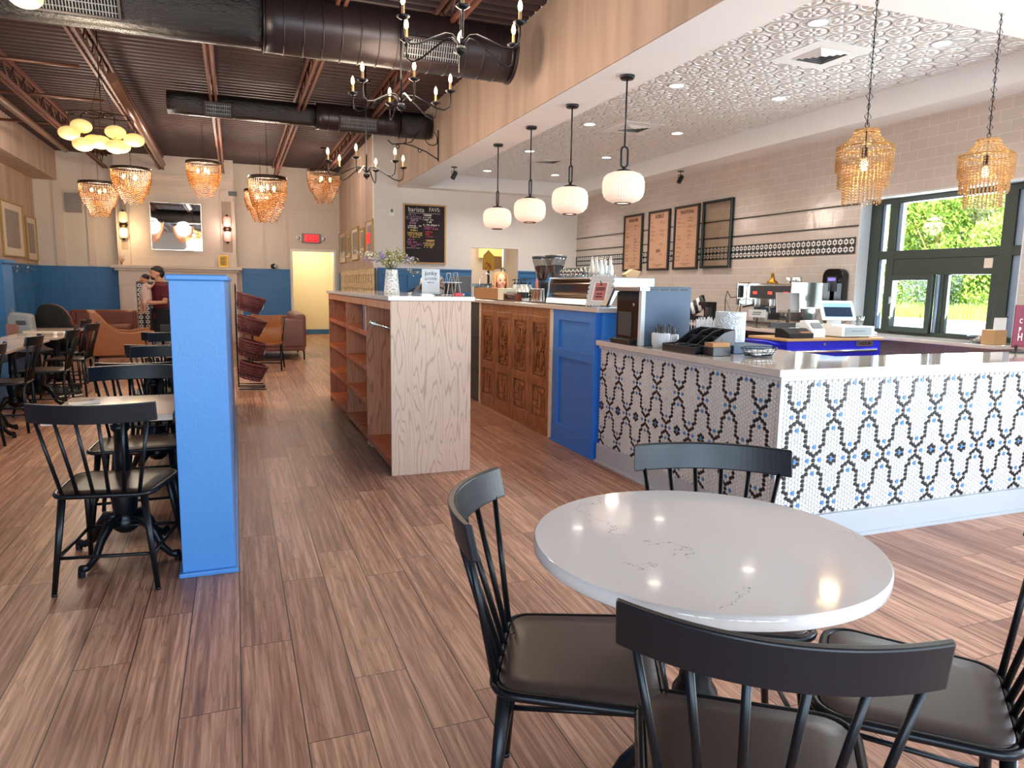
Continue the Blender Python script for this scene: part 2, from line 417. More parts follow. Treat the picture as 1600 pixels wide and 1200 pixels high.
# shop front wall with windows (behind the photographer)
b=MB(); b.box((-5,YN-.15,0),(7,YN,.45)); b.box((-5,YN-.15,2.5),(7,YN,4.05))
for a,c in ((-5,-3.6),(-1.2,-.6),(1.8,2.4),(4.8,7)): b.box((a,YN-.15,.45),(c,YN,2.5))
struct(b,'wall_front','wall_white')
# left wall : plain lower wall and projecting soffit
b=MB(); b.box((-4.0,YN,0),(-3.85,17.7,3.4)); struct(b,'wall_left','streaky_tan')
b=MB(); b.box((-4.0,YN,3.4),(-3.4,17.7,4.05)); struct(b,'wall_left_soffit','streaky_tan')
# far wall with the doorway, kitchen side art wall, chalkboard wall with pass-through
b=MB(); b.box((-4,17.7,0),(1.29,17.85,4.05)); b.box((2.25,17.7,0),(2.4,17.85,4.05)); b.box((1.29,17.7,2.09),(2.25,17.85,4.05))
struct(b,'wall_far','wall_cream')
b=MB(); b.box((2.4,13.3,0),(2.5,17.7,4.05)); struct(b,'wall_art','streaky_tan')
b=MB(); b.box((2.4,13.15,0),(4.25,13.3,4.05)); b.box((5.23,13.15,0),(6.9,13.3,3.5)); b.box((4.25,13.15,2.07),(5.23,13.3,3.5)); b.box((4.25,13.15,0),(5.23,13.3,1.0))
struct(b,'wall_back','wall_white')
# kitchen beyond the pass-through
b=MB(); b.box((2.5,16.3,0),(7,16.4,3)); b.box((6.9,13.3,0),(7,16.4,3)); b.box((2.5,13.3,2.6),(7,16.4,2.7)); struct(b,'wall_kitchen','wall_cream')
# hall beyond the doorway
b=MB(); b.box((1.0,19.4,0),(2.6,19.5,2.6)); b.box((1.1,17.85,0),(1.2,19.4,2.6)); b.box((2.35,17.85,0),(2.45,19.4,2.6)); b.box((1.0,17.85,2.5),(2.6,19.5,2.6))
struct(b,'wall_hall','hall_yellow')
b=MB(); b.box((1.2,19.38,0),(2.35,19.4,.13)); b.box((2.33,18.9,0),(2.35,19.4,.13)); struct(b,'baseboard_hall','blue_wall')
b=MB(); b.box((2.33,17.95,0.01),(2.347,18.75,2.03)); dd=struct(b,'door_1','door_cream')
b=MB(); b.box((2.322,17.9,0),(2.345,17.95,2.08)); b.box((2.322,18.75,0),(2.345,18.8,2.08)); b.box((2.322,17.9,2.03),(2.345,18.8,2.08)); b.build('door_frame','white_matte',dd)
b=MB(); b.box((2.322,18.2,1.15),(2.33,18.5,1.85)); b.build('door_panel','grey_mat',dd)
b=MB(); b.tube([(2.33,18.65,1.0),(2.29,18.65,1.0),(2.29,18.55,1.0)],.008,6); b.build('door_handle','chrome',dd)
for z in (.25,1.05,1.85):
    b=MB(); b.box((2.31,17.945,z),(2.322,17.965,z+.1)); b.build('hinge','brass',dd)
b=MB()
for x0,x1 in ((1.24,1.29),(2.25,2.3)): b.box((x0,17.685,0),(x1,17.7,2.14))
b.box((1.24,17.685,2.09),(2.3,17.7,2.14)); b.box((1.282,17.7,0),(1.29,17.85,2.09)); b.box((2.25,17.7,0),(2.258,17.85,2.09)); struct(b,'trim_doorway','white_matte')
# right wall with the drive-through opening (Y 4.28..6.08, z .93..2.36)
b=MB(); Y0,Y1,ZA,ZB=4.28,6.08,.9,2.36
b.box((6.5,Y1,0),(6.75,13.15,3.1)); b.box((6.5,1.5,0),(6.75,Y0,3.1)); b.box((6.5,Y0,ZB),(6.75,Y1,3.1)); b.box((6.5,Y0,0),(6.75,Y1,ZA)); b.box((6.5,YN,2.8),(6.75,1.5,3.1)); b.box((6.5,YN,0),(6.75,YN+.9,2.8))
struct(b,'wall_right','wall_tile')
b=MB(); e=.012
b.box((6.50-e,Y1-e,ZA),(6.68,Y1+.0,ZB)); b.box((6.50-e,Y0,ZA),(6.68,Y0+e,ZB)); b.box((6.50-e,Y0,ZB-e),(6.68,Y1,ZB)); struct(b,'trim_window_reveal','white_gloss')
# black pencil lines and flower band in the tiles
b=MB()
for z in (2.315,2.078): b.box((6.488,6.1,z-.008),(6.5,13.15,z+.008))
b.box((6.494,6.12,1.77),(6.5,13.15,1.955)); 
def hexa(b,cx,cy,cz,r,axis,mi,t=.002,n=6,a0=0.):
    pts=[]
    for k in range(n):
        u=r*math.cos(a0+k*PI/3); v=r*math.sin(a0+k*PI/3)
        pts.append((cx,cy-u,cz+v) if axis=='x' else (cx+u,cy,cz+v))
    b.prism(pts,(-t,0,0) if axis=='x' else (0,-t,0),mi)
def ring(b,x,y,z,r,axis):
    for k in range(6):
        u=r*math.cos(k*PI/3+PI/6); v=r*math.sin(k*PI/3+PI/6)
        hexa(b,x if axis=='x' else x+u, y-u if axis=='x' else y, z+v, r*.52,axis,1)
y=6.17
while y<13.1:
    ring(b,6.494,y,1.907,.024,'x'); ring(b,6.494,y,1.82,.024,'x'); y+=.082
struct(b,'trim_tile_band',['tile_black','tile_white'])
# blue wainscot panelling
def wains(b,axis,fixed,a0,a1,z0,z1,panels,dirn,upper=.34):
    """axis 'y': wall plane Y=fixed, spans X a0..a1 ; axis 'x': plane X=fixed spans Y"""
    def bx(u0,u1,z0,z1,t0,t1,mi=0):
        if axis=='y': b.box((u0,fixed-t1,z0),(u1,fixed-t0,z1),mi)
        elif dirn>0: b.box((fixed+t0,u0,z0),(fixed+t1,u1,z1),mi)
        else: b.box((fixed-t1,u0,z0),(fixed-t0,u1,z1),mi)
    bx(a0,a1,z0,z1,0,.02)
    w=(a1-a0)/panels; s=.09
    bx(a0,a1,z1-.1,z1,.02,.04); bx(a0,a1,z0,z0+.16,.02,.04); bx(a0,a1,z1-upper-.1,z1-upper,.02,.036)
    for i in range(panels+1):
        c=a0+w*i; bx(max(a0,c-s/2),min(a1,c+s/2),z0,z1,.02,.038)
    bx(a0,a1,z1,z1+.025,0,.06)
b=MB(); wains(b,'y',17.7,-3.85,-2.36,0,1.6,3,0); wains(b,'y',17.7,.16,1.22,0,1.63,2,0); struct(b,'trim_wainscot_far','blue_wall')
b=MB(); wains(b,'x',-3.85,12.2,17.66,0,1.6,9,1); struct(b,'trim_wainscot_left','blue_wall')
b=MB(); wains(b,'x',-3.85,YN,11.7,0,1.6,16,1); struct(b,'trim_wainscot_left_near','blue_wall')
b=MB(); b.box((-3.85,11.7,0),(-2.97,12.15,1.56)); b.box((-3.85,11.67,1.56),(-2.93,12.18,1.6)); b.box((-3.85,11.69,.0),(-2.95,11.7,.15)); b.box((-3.75,11.69,.3),(-3.05,11.7,1.45)); struct(b,'trim_pier','blue_wall')
b=MB(); wains(b,'y',13.15,2.45,4.25,0,1.62,3,0); wains(b,'y',13.15,5.23,6.45,0,1.62,2,0); struct(b,'trim_wainscot_back','blue_wall')
b=MB(); b.box((2.36,17.1,0),(2.4,17.7,1.6)); struct(b,'trim_wainscot_art','blue_wall')
# cream battens on the far wall
b=MB()
for x0,x1 in ((-3.5,-3.33),(-2.9,-2.77),(.53,.66),(1.10,1.19)): b.box((x0,17.67,1.63),(x1,17.7,4.0))
b.box((-.2,17.67,3.05),(2.4,17.7,3.11)); struct(b,'trim_battens','trim_cream')
# joists : open web, pairs of angles along Y
def joist(x,ya,yb):
    t=thing('roof_joist','open web steel joist with zigzag bars under the dark deck','joist',(x,0,0),0,'roof joists'); b=MB()
    for s in (-.045,.02): b.box((s,ya,3.70),(s+.03,yb,3.735)); 
    o=b.build('lower_chord','joist',t); b=MB()
    for s in (-.045,.02): b.box((s,ya,3.955),(s+.03,yb,3.995))
    b.build('upper_chord','joist',t); b=MB(); y=ya; k=0
    while y<yb-.25:
        b.tube([(0,y,3.72 if k%2 else 3.97),(0,y+.25,3.97 if k%2 else 3.72)],.009,5); y+=.25; k+=1
    b.build('web_bars','joist',t,kind='stuff'); return t
J=[]
for x,l in ((-2.5,'leftmost ceiling joist, above the bench tables by the left wall'),(-1.38,'ceiling joist passing behind the globe cluster chandelier'),(-.18,'ceiling joist above the blue half wall'),(.93,'ceiling joist running over the basket stand and doorway'),(1.95,'ceiling joist closest to the tan beam, over the candle chandeliers')):
    j=joist(x,YN,17.7) if not J else dup(J[0],loc=(x,0,0)); j['label']=l; J.append(j)
# exposed pipes
for pts,r,l in (([(-2.72,YN,3.62),(-2.72,15.0,3.62)],.05,'long brown pipe near the left wall, thicker of the two'),([(-2.95,YN,3.66),(-2.95,11.2,3.66)],.035,'thin brown pipe nearest the left soffit'),([(-1.22,9.5,3.62),(-1.22,15.5,3.56)],.06,'short brown pipe hanging right of the globe cluster chandelier')):
    b=MB(); b.tube(pts,r,10)
    tag(b.build('ceiling_pipe','pipe'),l,'pipe','pipes under the roof deck')
for i,y in enumerate((8.2,9.9,11.6,13.6)):
    b=MB(); b.tube([(-3.35,y,3.8),(-1.6,y,3.8)],.022,8); tag(b.build('sprinkler_pipe','pipe'),['first','second','third','fourth'][i]+' thin sprinkler branch pipe from the shop front, crossing the left bays','pipe','pipes under the roof deck')
# ================================================================ WINDOW (drive through)
X=6.68
wt=thing('window_1','green metal service window with transom and side lights above the ledge','window'); del wt['category']; wt['kind']='structure'; del wt['label']
def bars(name,rects,x0,x1,m,parent=wt,bev=.003):
    b=MB()
    for (ya,yb,za,zb) in rects: b.box((x0,ya,za),(x1,yb,zb))
    return b.build(name,m,parent,bev=bev)
fr=bars('window_frame',[(5.93,6.08,.9,2.35),(4.28,4.36,.9,2.35),(4.36,5.93,2.29,2.35),(4.36,5.93,.9,.945),(5.73,5.82,.9,2.3),(4.47,4.585,.9,2.3),(4.36,5.93,1.70,1.79)],6.64,6.73,'window_green')
bars('inner_stop',[(5.895,5.93,.945,2.29),(5.68,5.73,1.79,2.29),(4.40,4.47,.945,2.29)],6.66,6.71,'frame_bluegrey')
bars('header_panel',[(4.585,5.73,1.53,1.70)],6.645,6.70,'window_green')
bars('mullion',[(5.13,5.215,.945,1.53)],6.65,6.70,'window_green')
bars('track',[(5.165,5.19,.945,1.53)],6.63,6.65,'frame_bluegrey')
cs=bars('sliding_sash',[(5.685,5.725,.93,1.53),(5.215,5.27,.93,1.53),(5.215,5.725,.93,.985),(5.215,5.725,1.475,1.53)],6.60,6.65,'window_green')
b=MB(); b.box((6.625,5.27,.985),(6.631,5.685,1.475)); b.build('glass_pane','glass',cs)
bars('right_sash',[(5.085,5.13,.945,1.53),(4.585,4.66,.945,1.53)],6.66,6.70,'window_green')
for r in ((4.66,5.085,.945,1.53),(4.585,5.68,1.79,2.29),(5.82,5.895,.945,1.70),(5.82,5.895,1.79,2.29),(4.36,4.40,.945,1.7),(4.36,4.40,1.79,2.29)):
    b=MB(); b.box((6.68,r[0],r[2]),(6.685,r[1],r[3])); b.build('glass_pane','glass',wt)
b=MB(); b.box((6.585,5.66,1.22),(6.60,5.70,1.30)); b.box((6.575,5.675,1.24),(6.6,5.69,1.28)); b.build('latch','steel',cs)
b=MB(); b.T=Matrix.Translation((6.6,5.69,1.07))@Matrix.Rotation(-PI/2,4,'Y'); b.cyl((0,0),.017,0,.012,14); b.build('lock','steel',cs)
b=MB(); b.box((6.636,4.64,1.59),(6.645,4.72,1.68)); st=b.build('sticker','paper',wt)
b=MB(); b.box((6.15,4.2,.865),(6.66,6.0,.9)); struct(b,'sill_1','quartz_grey',bev=.004)
# ================================================================ OUTSIDE
b=MB(); b.box((6.8,-25,-.25),(90,90,-.12)); struct(b,'ground_outside','concrete_out')
b=MB(); b.box((38,-10,-.12),(90,90,-.08)); struct(b,'ground_lawn','leaf_mid')
def leafmesh(name,n,blobs,sz,mi_w,mats):
    rnd=random.Random(n); vs=[];fs=[];ms=[]
    for i in range(n):
        c,r=blobs[rnd.randrange(len(blobs))]
        while 1:
            d=Vector((rnd.uniform(-1,1),rnd.uniform(-1,1),rnd.uniform(-1,1)))
            if .55<d.length<1: break
        p=Vector(c)+Vector((d.x*r[0],d.y*r[1],d.z*r[2])); a=Vector((rnd.gauss(0,1),rnd.gauss(0,1),rnd.gauss(0,1))).normalized(); q=a.orthogonal().normalized(); w=a.cross(q); s_=sz*rnd.uniform(.5,1.3)
        o=len(vs); vs+=[tuple(p-q*s_),tuple(p-w*s_*.45),tuple(p+q*s_),tuple(p+w*s_*.45)]; fs.append((o,o+1,o+2,o+3)); ms.append(rnd.choices(range(len(mats)),mi_w)[0])
    b=MB(); b.v=vs;b.f=fs;b.m=ms;b.s=[False]*len(fs); return b
def tree(x,y,h,wd,lab,mats,wts,n=9000,sz=.17):
    x*=1.6;y*=1.6;h*=1.5;wd*=1.45;sz*=1.5; t=thing('tree',lab,'tree',(x,y,-.12)); b=MB(); rr=random.Random(int(x*7+y))
    top=(0,0,h*.55); b.tube([(0,0,0),(.05,.05,h*.3),top],[.16,.12,.07],8)
    for k in range(5): a=k*1.3; b.tube([(0,0,h*.25+k*.2),(math.cos(a)*wd*.5,math.sin(a)*wd*.5,h*.55+.1*k)],[.07,.03],6)
    b.build('trunk','wood_light',t)
    bl=[((rr.uniform(-.5,.5)*wd,rr.uniform(-.9,.9)*wd,rr.uniform(.12,.9)*h),(wd*.5,wd*.6,h*.17)) for _ in range(14)]
    leafmesh('f',int(n*2.4),bl,sz*.55,wts,mats).build('foliage',mats,t,kind='stuff'); return t
tree(25,13.2,6.5,1.9,'bright green bushy tree seen through the right side light',['leaf_bright','leaf_mid'],(5,2))
tree(26,16.8,7.2,2.0,'tall yellow-green tree filling the transom over the header',['leaf_bright','leaf_mid'],(6,2),11000)
tree(26,20.5,7.0,2.0,'sunlit tree behind the left sliding sash',['leaf_bright','leaf_mid'],(5,3),10000)
tree(26,24.5,6.5,2.1,'mid green tree seen through the narrow left side light',['leaf_bright','leaf_mid'],(3,3))
tree(29,15.5,8.5,2.4,'taller pale tree standing behind the yellow-green tree',['leaf_bright','leaf_mid','leaf_grey'],(4,3,1),9000,.22)
tree(29,22,8.5,2.4,'taller mid green tree standing behind the sunlit tree',['leaf_bright','leaf_mid'],(4,4),9000,.22)
def shrub(x,y,h,wd,lab):
    x*=1.6;y*=1.6;h*=1.5;wd*=1.5; t=thing('shrub',lab,'shrub',(x,y,-.12)); b=MB(); rr=random.Random(int(y*3))
    for k in range(40):
        a=rr.uniform(0,6.28); q=rr.uniform(.2,1)*wd; z=rr.uniform(.4,1)*h
        b.tube([(0,q*.2*math.sin(a),0),(q*.6*math.cos(a)*.5,q*math.sin(a)*.7,z*.7),(q*math.cos(a)*.5-.2,q*math.sin(a)*1.1,z)],[.02,.012,.004],4)
    b.build('stems','leaf_grey',t,kind='stuff')
    leafmesh('s',5000,[((0,rr.uniform(-.7,.7)*wd,rr.uniform(.2,.75)*h),(wd*.5,wd*.5,h*.28)) for _ in range(8)],.10,(5,2),['leaf_grey','leaf_mid']).build('foliage',['leaf_grey','leaf_mid'],t,kind='stuff')
shrub(24.2,15.2,2.6,1.5,'grey-green twiggy shrub outside the right window pane'); shrub(24.2,18.9,2.5,1.3,'grey-green twiggy shrub outside the left sliding sash')
b=MB(); rr=random.Random(3)
for k in range(7000):
    y=rr.uniform(14,46); x=rr.uniform(37,38.4); h=rr.uniform(.35,1.0); b._add([(x,y-.025,-.12),(x,y+.025,-.12),(x-.1*rr.random(),y+rr.uniform(-.12,.12),-.12+h)],[(0,1,2)],0,False)
tag(b.build('tall_grass','leaf_bright'),'tall sunlit grass along the edge of the pale pavement','grass',kind='stuff')
# ================================================================ HALF WALL
t=thing('half_wall','waist high bright blue half wall with capped top beside the cafe tables','partition',(0,0,0))
b=MB(); b.box((-.27,3.43,.02),(-.045,8.1,1.352)); b.build('panel','blue_end',t,bev=.002)
b=MB(); b.box((-.282,3.405,1.352),(-.03,8.12,1.378)); b.build('cap','blue_end',t,bev=.006)
b=MB(); b.box((-.285,3.405,0),(-.03,8.12,.022)); b.build('shoe_moulding','blue_end',t,bev=.005)
# ================================================================ OAK SHELF UNIT
t=thing('bookshelf','long oak shelf unit with open cubbies under a pale stone top','shelf',(0,0,0))
xa,xb,ya,yb=.99,1.57,4.845,8.33
b=MB(); b.box((xa,ya,0),(xb,ya+.02,1.236)); b.build('end_panel','oak_pale',t,bev=.0015)
b=MB(); b.box((xb-.02,ya+.02,0),(xb,yb,1.236)); b.box((xa,yb-.03,0),(xb,yb,1.236)); b.build('back_panel','oak_warm',t)
b=MB(); b.box((xa+.27,ya+.02,.08),(xa+.285,yb-.02,1.236)); b.build('cubby_back','oak_warm',t)
for y,x1 in ((5.83,xa+.28),(6.96,xa+.28)):
    b=MB(); b.box((xa,y-.012,.02),(x1,y+.012,1.18)); b.build('divider','oak_warm',t)
for z,y0 in ((.085,ya+.02),(.375,5.83),(.665,5.83),(.952,5.83)):
    b=MB(); b.box((xa,y0,z-.03),(xa+.28,yb-.02,z+.012)); b.build('shelf_board','oak_shelf',t,bev=.001)
b=MB(); b.box((xa,ya+.02,1.175),(xa+.3,yb,1.236)); b.build('top_rail','oak_warm',t)
b=MB(); b.box((xa-.022,ya-.028,1.238),(xb+.02,yb+.03,1.269)); b.build('stone_top','quartz',t,bev=.003)
b=MB(); b.T=Matrix.Translation((xa+.05,5.818,1.03)); 
b.tube([(0,0,0),(0,-.97,0)],.013,10); b.T=Matrix.Translation((xa+.05,5.818,1.03))@Matrix.Rotation(PI/2,4,'X'); b.cyl((0,0),.035,0,.012,20); b.build('hanging_rail','steel',t)
b=MB(); b.box((xa+.03,yb-1.1,.0),(xa+.07,yb-1.0,.08)); b.box((xa+.03,5.8,0),(xa+.07,5.9,.07)); b.build('foot','oak_pale',t)
# books on it
for i,(y,h,w,m,l) in enumerate(((5.88,.20,.03,'paper','pale spined book in the shelf cubby, closest to the rail'),(5.915,.21,.035,'dark_grey','dark grey book in the shelf cubby, between the pale and lilac ones'),(5.955,.205,.05,'chalk_mauve','lilac thick book in the shelf cubby'),(6.01,.2,.03,'denim','dark blue book in the shelf cubby, farthest of the four'))):
    t=thing('book',l,'book',(.996,y+.04,.965),0,'books in the shelf cubby'); b=MB(); b.box((0,-w/2,0),(.15,w/2,h)); b.build('cover',m,t,bev=.003); b=MB(); b.box((.004,-w/2+.004,h-.004),(.148,w/2-.004,h+.0008)); b.build('page_block','paper',t)
t=thing('picture_stand','thin white card stand in the far upper cubby of the oak shelf','card',(1.03,6.99,.965)); b=MB(); b.box((0,0,0),(.02,.006,.18)); b.build('card','white_matte',t); b=MB(); b.box((-.01,-.01,0),(.04,.02,.006)); b.build('base','white_matte',t)
# vase with flowers
t=thing('vase','tall white speckled vase of dried wildflowers on the oak shelf','vase',(1.22,5.92,1.269))
v=NT('vase_speckle'); f=v.noise(v.coord(),70,2); v.set(v.ramp(f,[(.40,'9da3a0'),(.47,'dfe3e2'),(1,'eef0f0')]),.4); M['vase_speckle']=v.m
b=MB(); b.lathe([(.0,0),(.065,0),(.064,.02),(.048,.195),(.05,.2),(.045,.2),(.042,.18),(.0,.02)],n=24); b.build('body','vase_speckle',t)
rr=random.Random(11); b=MB(); fl=MB(); 
for k in range(34):
    a=rr.uniform(0,6.28); R=rr.uniform(.06,.22); h=rr.uniform(.26,.36)-R*.25
    if k==0: a,R,h=PI*1.02,.29,.31
    if k==1: a,R,h=PI*.98,.22,.30
    if k in(2,3): a,R,h=.1,.24,.16+.1*(k-2)
    p0=(0,0,.17); p1=(math.cos(a)*R*.35,math.sin(a)*R*.35,.17+(h-.1)*.6); p2=(math.cos(a)*R,math.sin(a)*R,h+.02); b.tube([p0,p1,p2],[.002,.0016,.001],4)
    for j in range(22):
        u=rr.uniform(.35,1.05); q=Vector(p1).lerp(Vector(p2),u)+Vector((rr.gauss(0,.012),rr.gauss(0,.012),rr.gauss(0,.012)))
        mi=0 if k in(0,1) else (rr.choice((1,1,0)) if (a>2.4 and a<3.9) or k in (5,6,9) else rr.choice((2,2,0,2)))
        s_=rr.uniform(.005,.011); n_=Vector((rr.gauss(0,1),rr.gauss(0,1),rr.gauss(0,1))).normalized(); o=n_.orthogonal().normalized(); w=n_.cross(o)
        fl._add([q-o*s_,q-w*s_,q+o*s_,q+w*s_],[(0,1,2,3)],mi,False); fl._add([q-o*s_*.7+n_*.003,q+n_*s_,q+o*s_*.7,q+w*s_*.8],[(0,1,2,3)],mi,False)
b.build('stems','stem',t,kind='stuff'); fl.build('blossoms',['petal_white','petal_lilac','leaf_olive'],t,kind='stuff')
# counter sign
t=thing('counter_sign','white card sign in a clear stand on the oak shelf top','sign',(1.367,5.2,1.269))
b=MB(); b.box((-.068,0,.012),(.068,.004,.196)); b.build('card','white_gloss',t); b=MB(); b.box((-.072,-.02,0),(.072,.03,.012)); b.build('base','glass_jar',t)
text('junky',"lettering",.045,'dark_grey',t,(0,-.001,.165),sx=1.)
b=MB()
for z,w in ((.128,.045),(.118,.046),(.095,.025)): 
    for k in range(5): b.box((-w+k*w*.41,-.001,z),(-w+k*w*.41+w*.3,0,z+.004))
b.build('small_print','mid_grey',t,kind='stuff')
# wire basket with red box
t=thing('wire_caddy','small wire caddy with upright handles beside the white card sign','caddy',(1.475,5.02,1.269)); b=MB()
for y in (-.05,.05):
    b.tube([(-.05,y,.0),(-.022,y,.165),(.0,y,.0)],.0022,6); b.tube([(.005,y,.0),(.03,y,.17),(.055,y,.0)],.0022,6)
b.tube([(-.022,-.05,.165),(-.022,.05,.165)],.002,6); b.tube([(.03,-.05,.17),(.03,.05,.17)],.002,6)
for z in (.01,.1): b.tube([(-.06,-.055,z),(.06,-.055,z),(.06,.055,z),(-.06,.055,z)],.0022,6,closed=True)
b.build('frame','white_matte',t); b=MB()
for x,y in ((-.03,0),(.025,.01)): b.cyl((x,y),.022,.003,.09,14); 
b.build('jar','bronze',t)
t=thing('red_box','small red patterned box beside the wire caddy','box',(1.50,4.93,1.269)); b=MB(); b.box((-.03,-.018,0),(.03,.018,.026)); b.build('body','red',t,bev=.003)
b=MB(); b.tube([(.03,0,.008),(.045,0,.014),(.03,0,.022)],.004,6); b.build('handle','petal_white',t)
t=thing('figurine','tiny white bird figurine on the oak shelf top','figurine',(1.30,5.6,1.269)); b=MB(); b.ell((0,0,.009),(.013,.007,.009)); b.ell((.012,0,.018),(.006,.005,.005)); b.prism([(-.022,-.003,.012),(-.01,-.003,.016),(-.01,-.003,.008)],(0,.006,0)); b.build('body','white_gloss',t)
# ================================================================ BAR COUNTER (wood doors + blue end)
t=thing('bar_counter','tall bar counter with carved wooden doors and a blue panelled end','counter',(0,0,0))
b=MB(); b.box((2.60,4.86,.0),(2.98,5.64,1.155)); b.box((2.62,4.80,.0),(3.3,4.86,1.155)); b.build('blue_cabinet','blue_paint',t,bev=.002)
b=MB(); x=2.60
for (ya_,yb_,za,zb) in ((4.86,4.95,0,1.155),(5.53,5.64,0,1.155),(4.86,5.64,1.07,1.155),(4.86,5.64,.755,.83),(4.86,5.64,0,.17)): b.box((x-.018,ya_,za),(x,yb_,zb))
b.build('face_frame','blue_paint',t,bev=.002)
b=MB(); b.box((2.57,4.86,0),(2.60,5.64,.02)); b.box((2.60,4.79,0),(2.62,4.86,.02)); b.build('shoe_moulding','blue_paint',t)
for ya_,yb_ in ((5.64,5.72),(7.62,7.68)):
    b=MB(); b.box((2.585,ya_,.0),(2.64,yb_,1.155)); b.build('post','distressed_white',t,bev=.003)
b=MB(); b.box((2.62,5.72,0),(2.95,10.1,1.155)); b.build('carcass','dark_grey',t)
b=MB(); b.box((2.60,7.72,.02),(2.62,9.6,1.15)); 
for z in (.35,.75): b.box((2.592,7.72,z),(2.60,9.6,z+.02))
b.build('plank_panel','dark_grey',t)
b=MB(); b.box((2.59,5.72,1.08),(2.62,7.62,1.155)); b.build('head_rail','carved_wood',t,bev=.003); b=MB(); b.box((2.59,5.72,.0),(2.615,7.62,.05)); b.build('bottom_rail','carved_wood',t,bev=.003)
w=1.9/4
for k in range(4):
    d=MB(); y0=5.72+k*w+.008; y1=5.72+(k+1)*w-.008; cy=(y0+y1)/2; X0=2.605
    d.box((X0,y0,.05),(2.62,y1,1.08))
    for (a,c,e,g) in ((y0,y0+.07,.05,1.08),(y1-.07,y1,.05,1.08),(y0,y1,1.02,1.08),(y0,y1,.44,.52),(y0,y1,.05,.15)): d.box((X0-.02,a,e),(X0,c,g))
    dr=d.build('door','carved_wood',t,bev=.004)
    # carved key panel: raised nested strapwork
    d=MB(); hw=(y1-y0)/2-.085
    def bar(p,q,r=.009): d.tube([(X0-.006,cy+p[0],p[1]),(X0-.006,cy+q[0],q[1])],r,6)
    L_=[(-.09,1.0),(-.09,.90),(-.045,.87),(-.045,.70),(-.02,.66),(-.02,.62),(-.07,.54)]
    for s_ in (-1,1):
        for pl,r_ in (([(.0,.985),(.06,.985),(.115,.985),(.115,.93),(.085,.905),(.085,.79),(.055,.75),(.085,.71),(.085,.63),(.115,.60),(.115,.545),(.0,.545)],.006),([(.0,.95),(.045,.93),(.045,.81),(.022,.775),(.0,.75)],.006),([(.0,.75),(.022,.725),(.045,.69),(.045,.60),(.0,.575)],.006)):
            for q_,w_ in zip(pl,pl[1:]): bar((s_*q_[0],q_[1]),(s_*w_[0],w_[1]),r_)
    d.build('strapwork','carved_wood',dr)
    d=MB()
    for (a,c,e,g) in ((-.12,.02,.38,.42),(.04,.08,.30,.42),(-.12,-.08,.17,.34),(-.04,.12,.17,.21),(-.04,.0,.23,.36),(.03,.12,.24,.28),(.09,.12,.3,.42),(-.04,.02,.23,.26)): d.box((X0-.012,cy+a,e),(X0,cy+c,g))
    d.build('fret_panel','carved_wood',dr,bev=.003)
b=MB(); b.prism([(2.56,4.79,1.158),(3.35,4.79,1.158),(3.35,6.2,1.158),(3.0,6.2,1.158),(3.0,10.12,1.158),(2.56,10.12,1.158)],(0,0,.037)); b.build('stone_top','quartz_grey',t,bev=.003)
# ================================================================ TILE COUNTER
t=thing('tile_counter','white hexagon mosaic counter with black wave pattern and stone top','counter',(0,0,0))
b=MB(); b.box((2.607,2.857,.1),(3.4,4.78,.93)); b.box((2.607,2.857,.1),(6.2,3.30,.93)); b.build('core','grout',t)
b=MB()
prof=[(2.555,2.815),(6.3,2.815),(6.3,3.33),(3.45,3.33),(3.45,4.795),(2.555,4.795)]
b.prism([(x,y,.912) for x,y in prof],(0,0,.038)); b.build('stone_top','quartz_grey',t,bev=.003)
b=MB(); b.box((2.585,2.835,.888),(2.607,4.79,.912)); b.box((2.585,2.835,.888),(6.25,2.857,.912)); b.build('apron','white_gloss',t,bev=.002)
b=MB(); b.box((2.585,2.83,0),(2.607,4.79,.146)); b.box((2.585,2.83,0),(6.25,2.857,.146)); b.box((2.57,2.815,0),(2.59,4.79,.018)); b.box((2.57,2.815,0),(6.25,2.835,.018)); b.build('baseboard','base_white',t,bev=.003)
b=MB(); b.box((2.594,2.844,.146),(2.608,2.858,.89)); b.build('corner_trim','white_gloss',t)
pt=.0242; cw=pt*.866
def pattern(c,y2):
    """c column (int), y2 = 2*y in half pitches. returns colour index"""
    c=c%12; d=c if c<=6 else 12-c
    wave={0:[0],1:[1],2:[2,4],3:[5,7,9,11],4:[12,14],5:[15],6:[16]}
    if y2 in wave[d]: return 1
    wave2={0:[-4],1:[-5],2:[-6,-8],3:[-9,-11,-13,-15],4:[-16,-18],5:[-19],6:[-20]}
    if y2 in wave2[d]: return 1
    wave3={6:[-24],5:[-25],4:[-26,-28],3:[-29,-31,-33,-35],2:[-36,-38],1:[-39],0:[-40]}
    if y2 in wave3[d]: return 1
    if d==0 and y2 in(-2,-42,-44): return 1
    if d==1 and y2==-45: return 1
    if d==2 and y2 in (-46,): return 1
    if d==6 and y2==-22: return 1
    if (d==6 and y2 in(12,-16,-28)) or (d==0 and y2 in (4,-8,-36)) or (d==2 and y2 in(-2,-42)) or (d==4 and y2==-22): return 2
    if d==0 and y2==-22: return 2
    if (d==0 and y2 in(-20,-24)) or (d==1 and y2 in (-21,-23)): return 1
    return 0
zc=.716
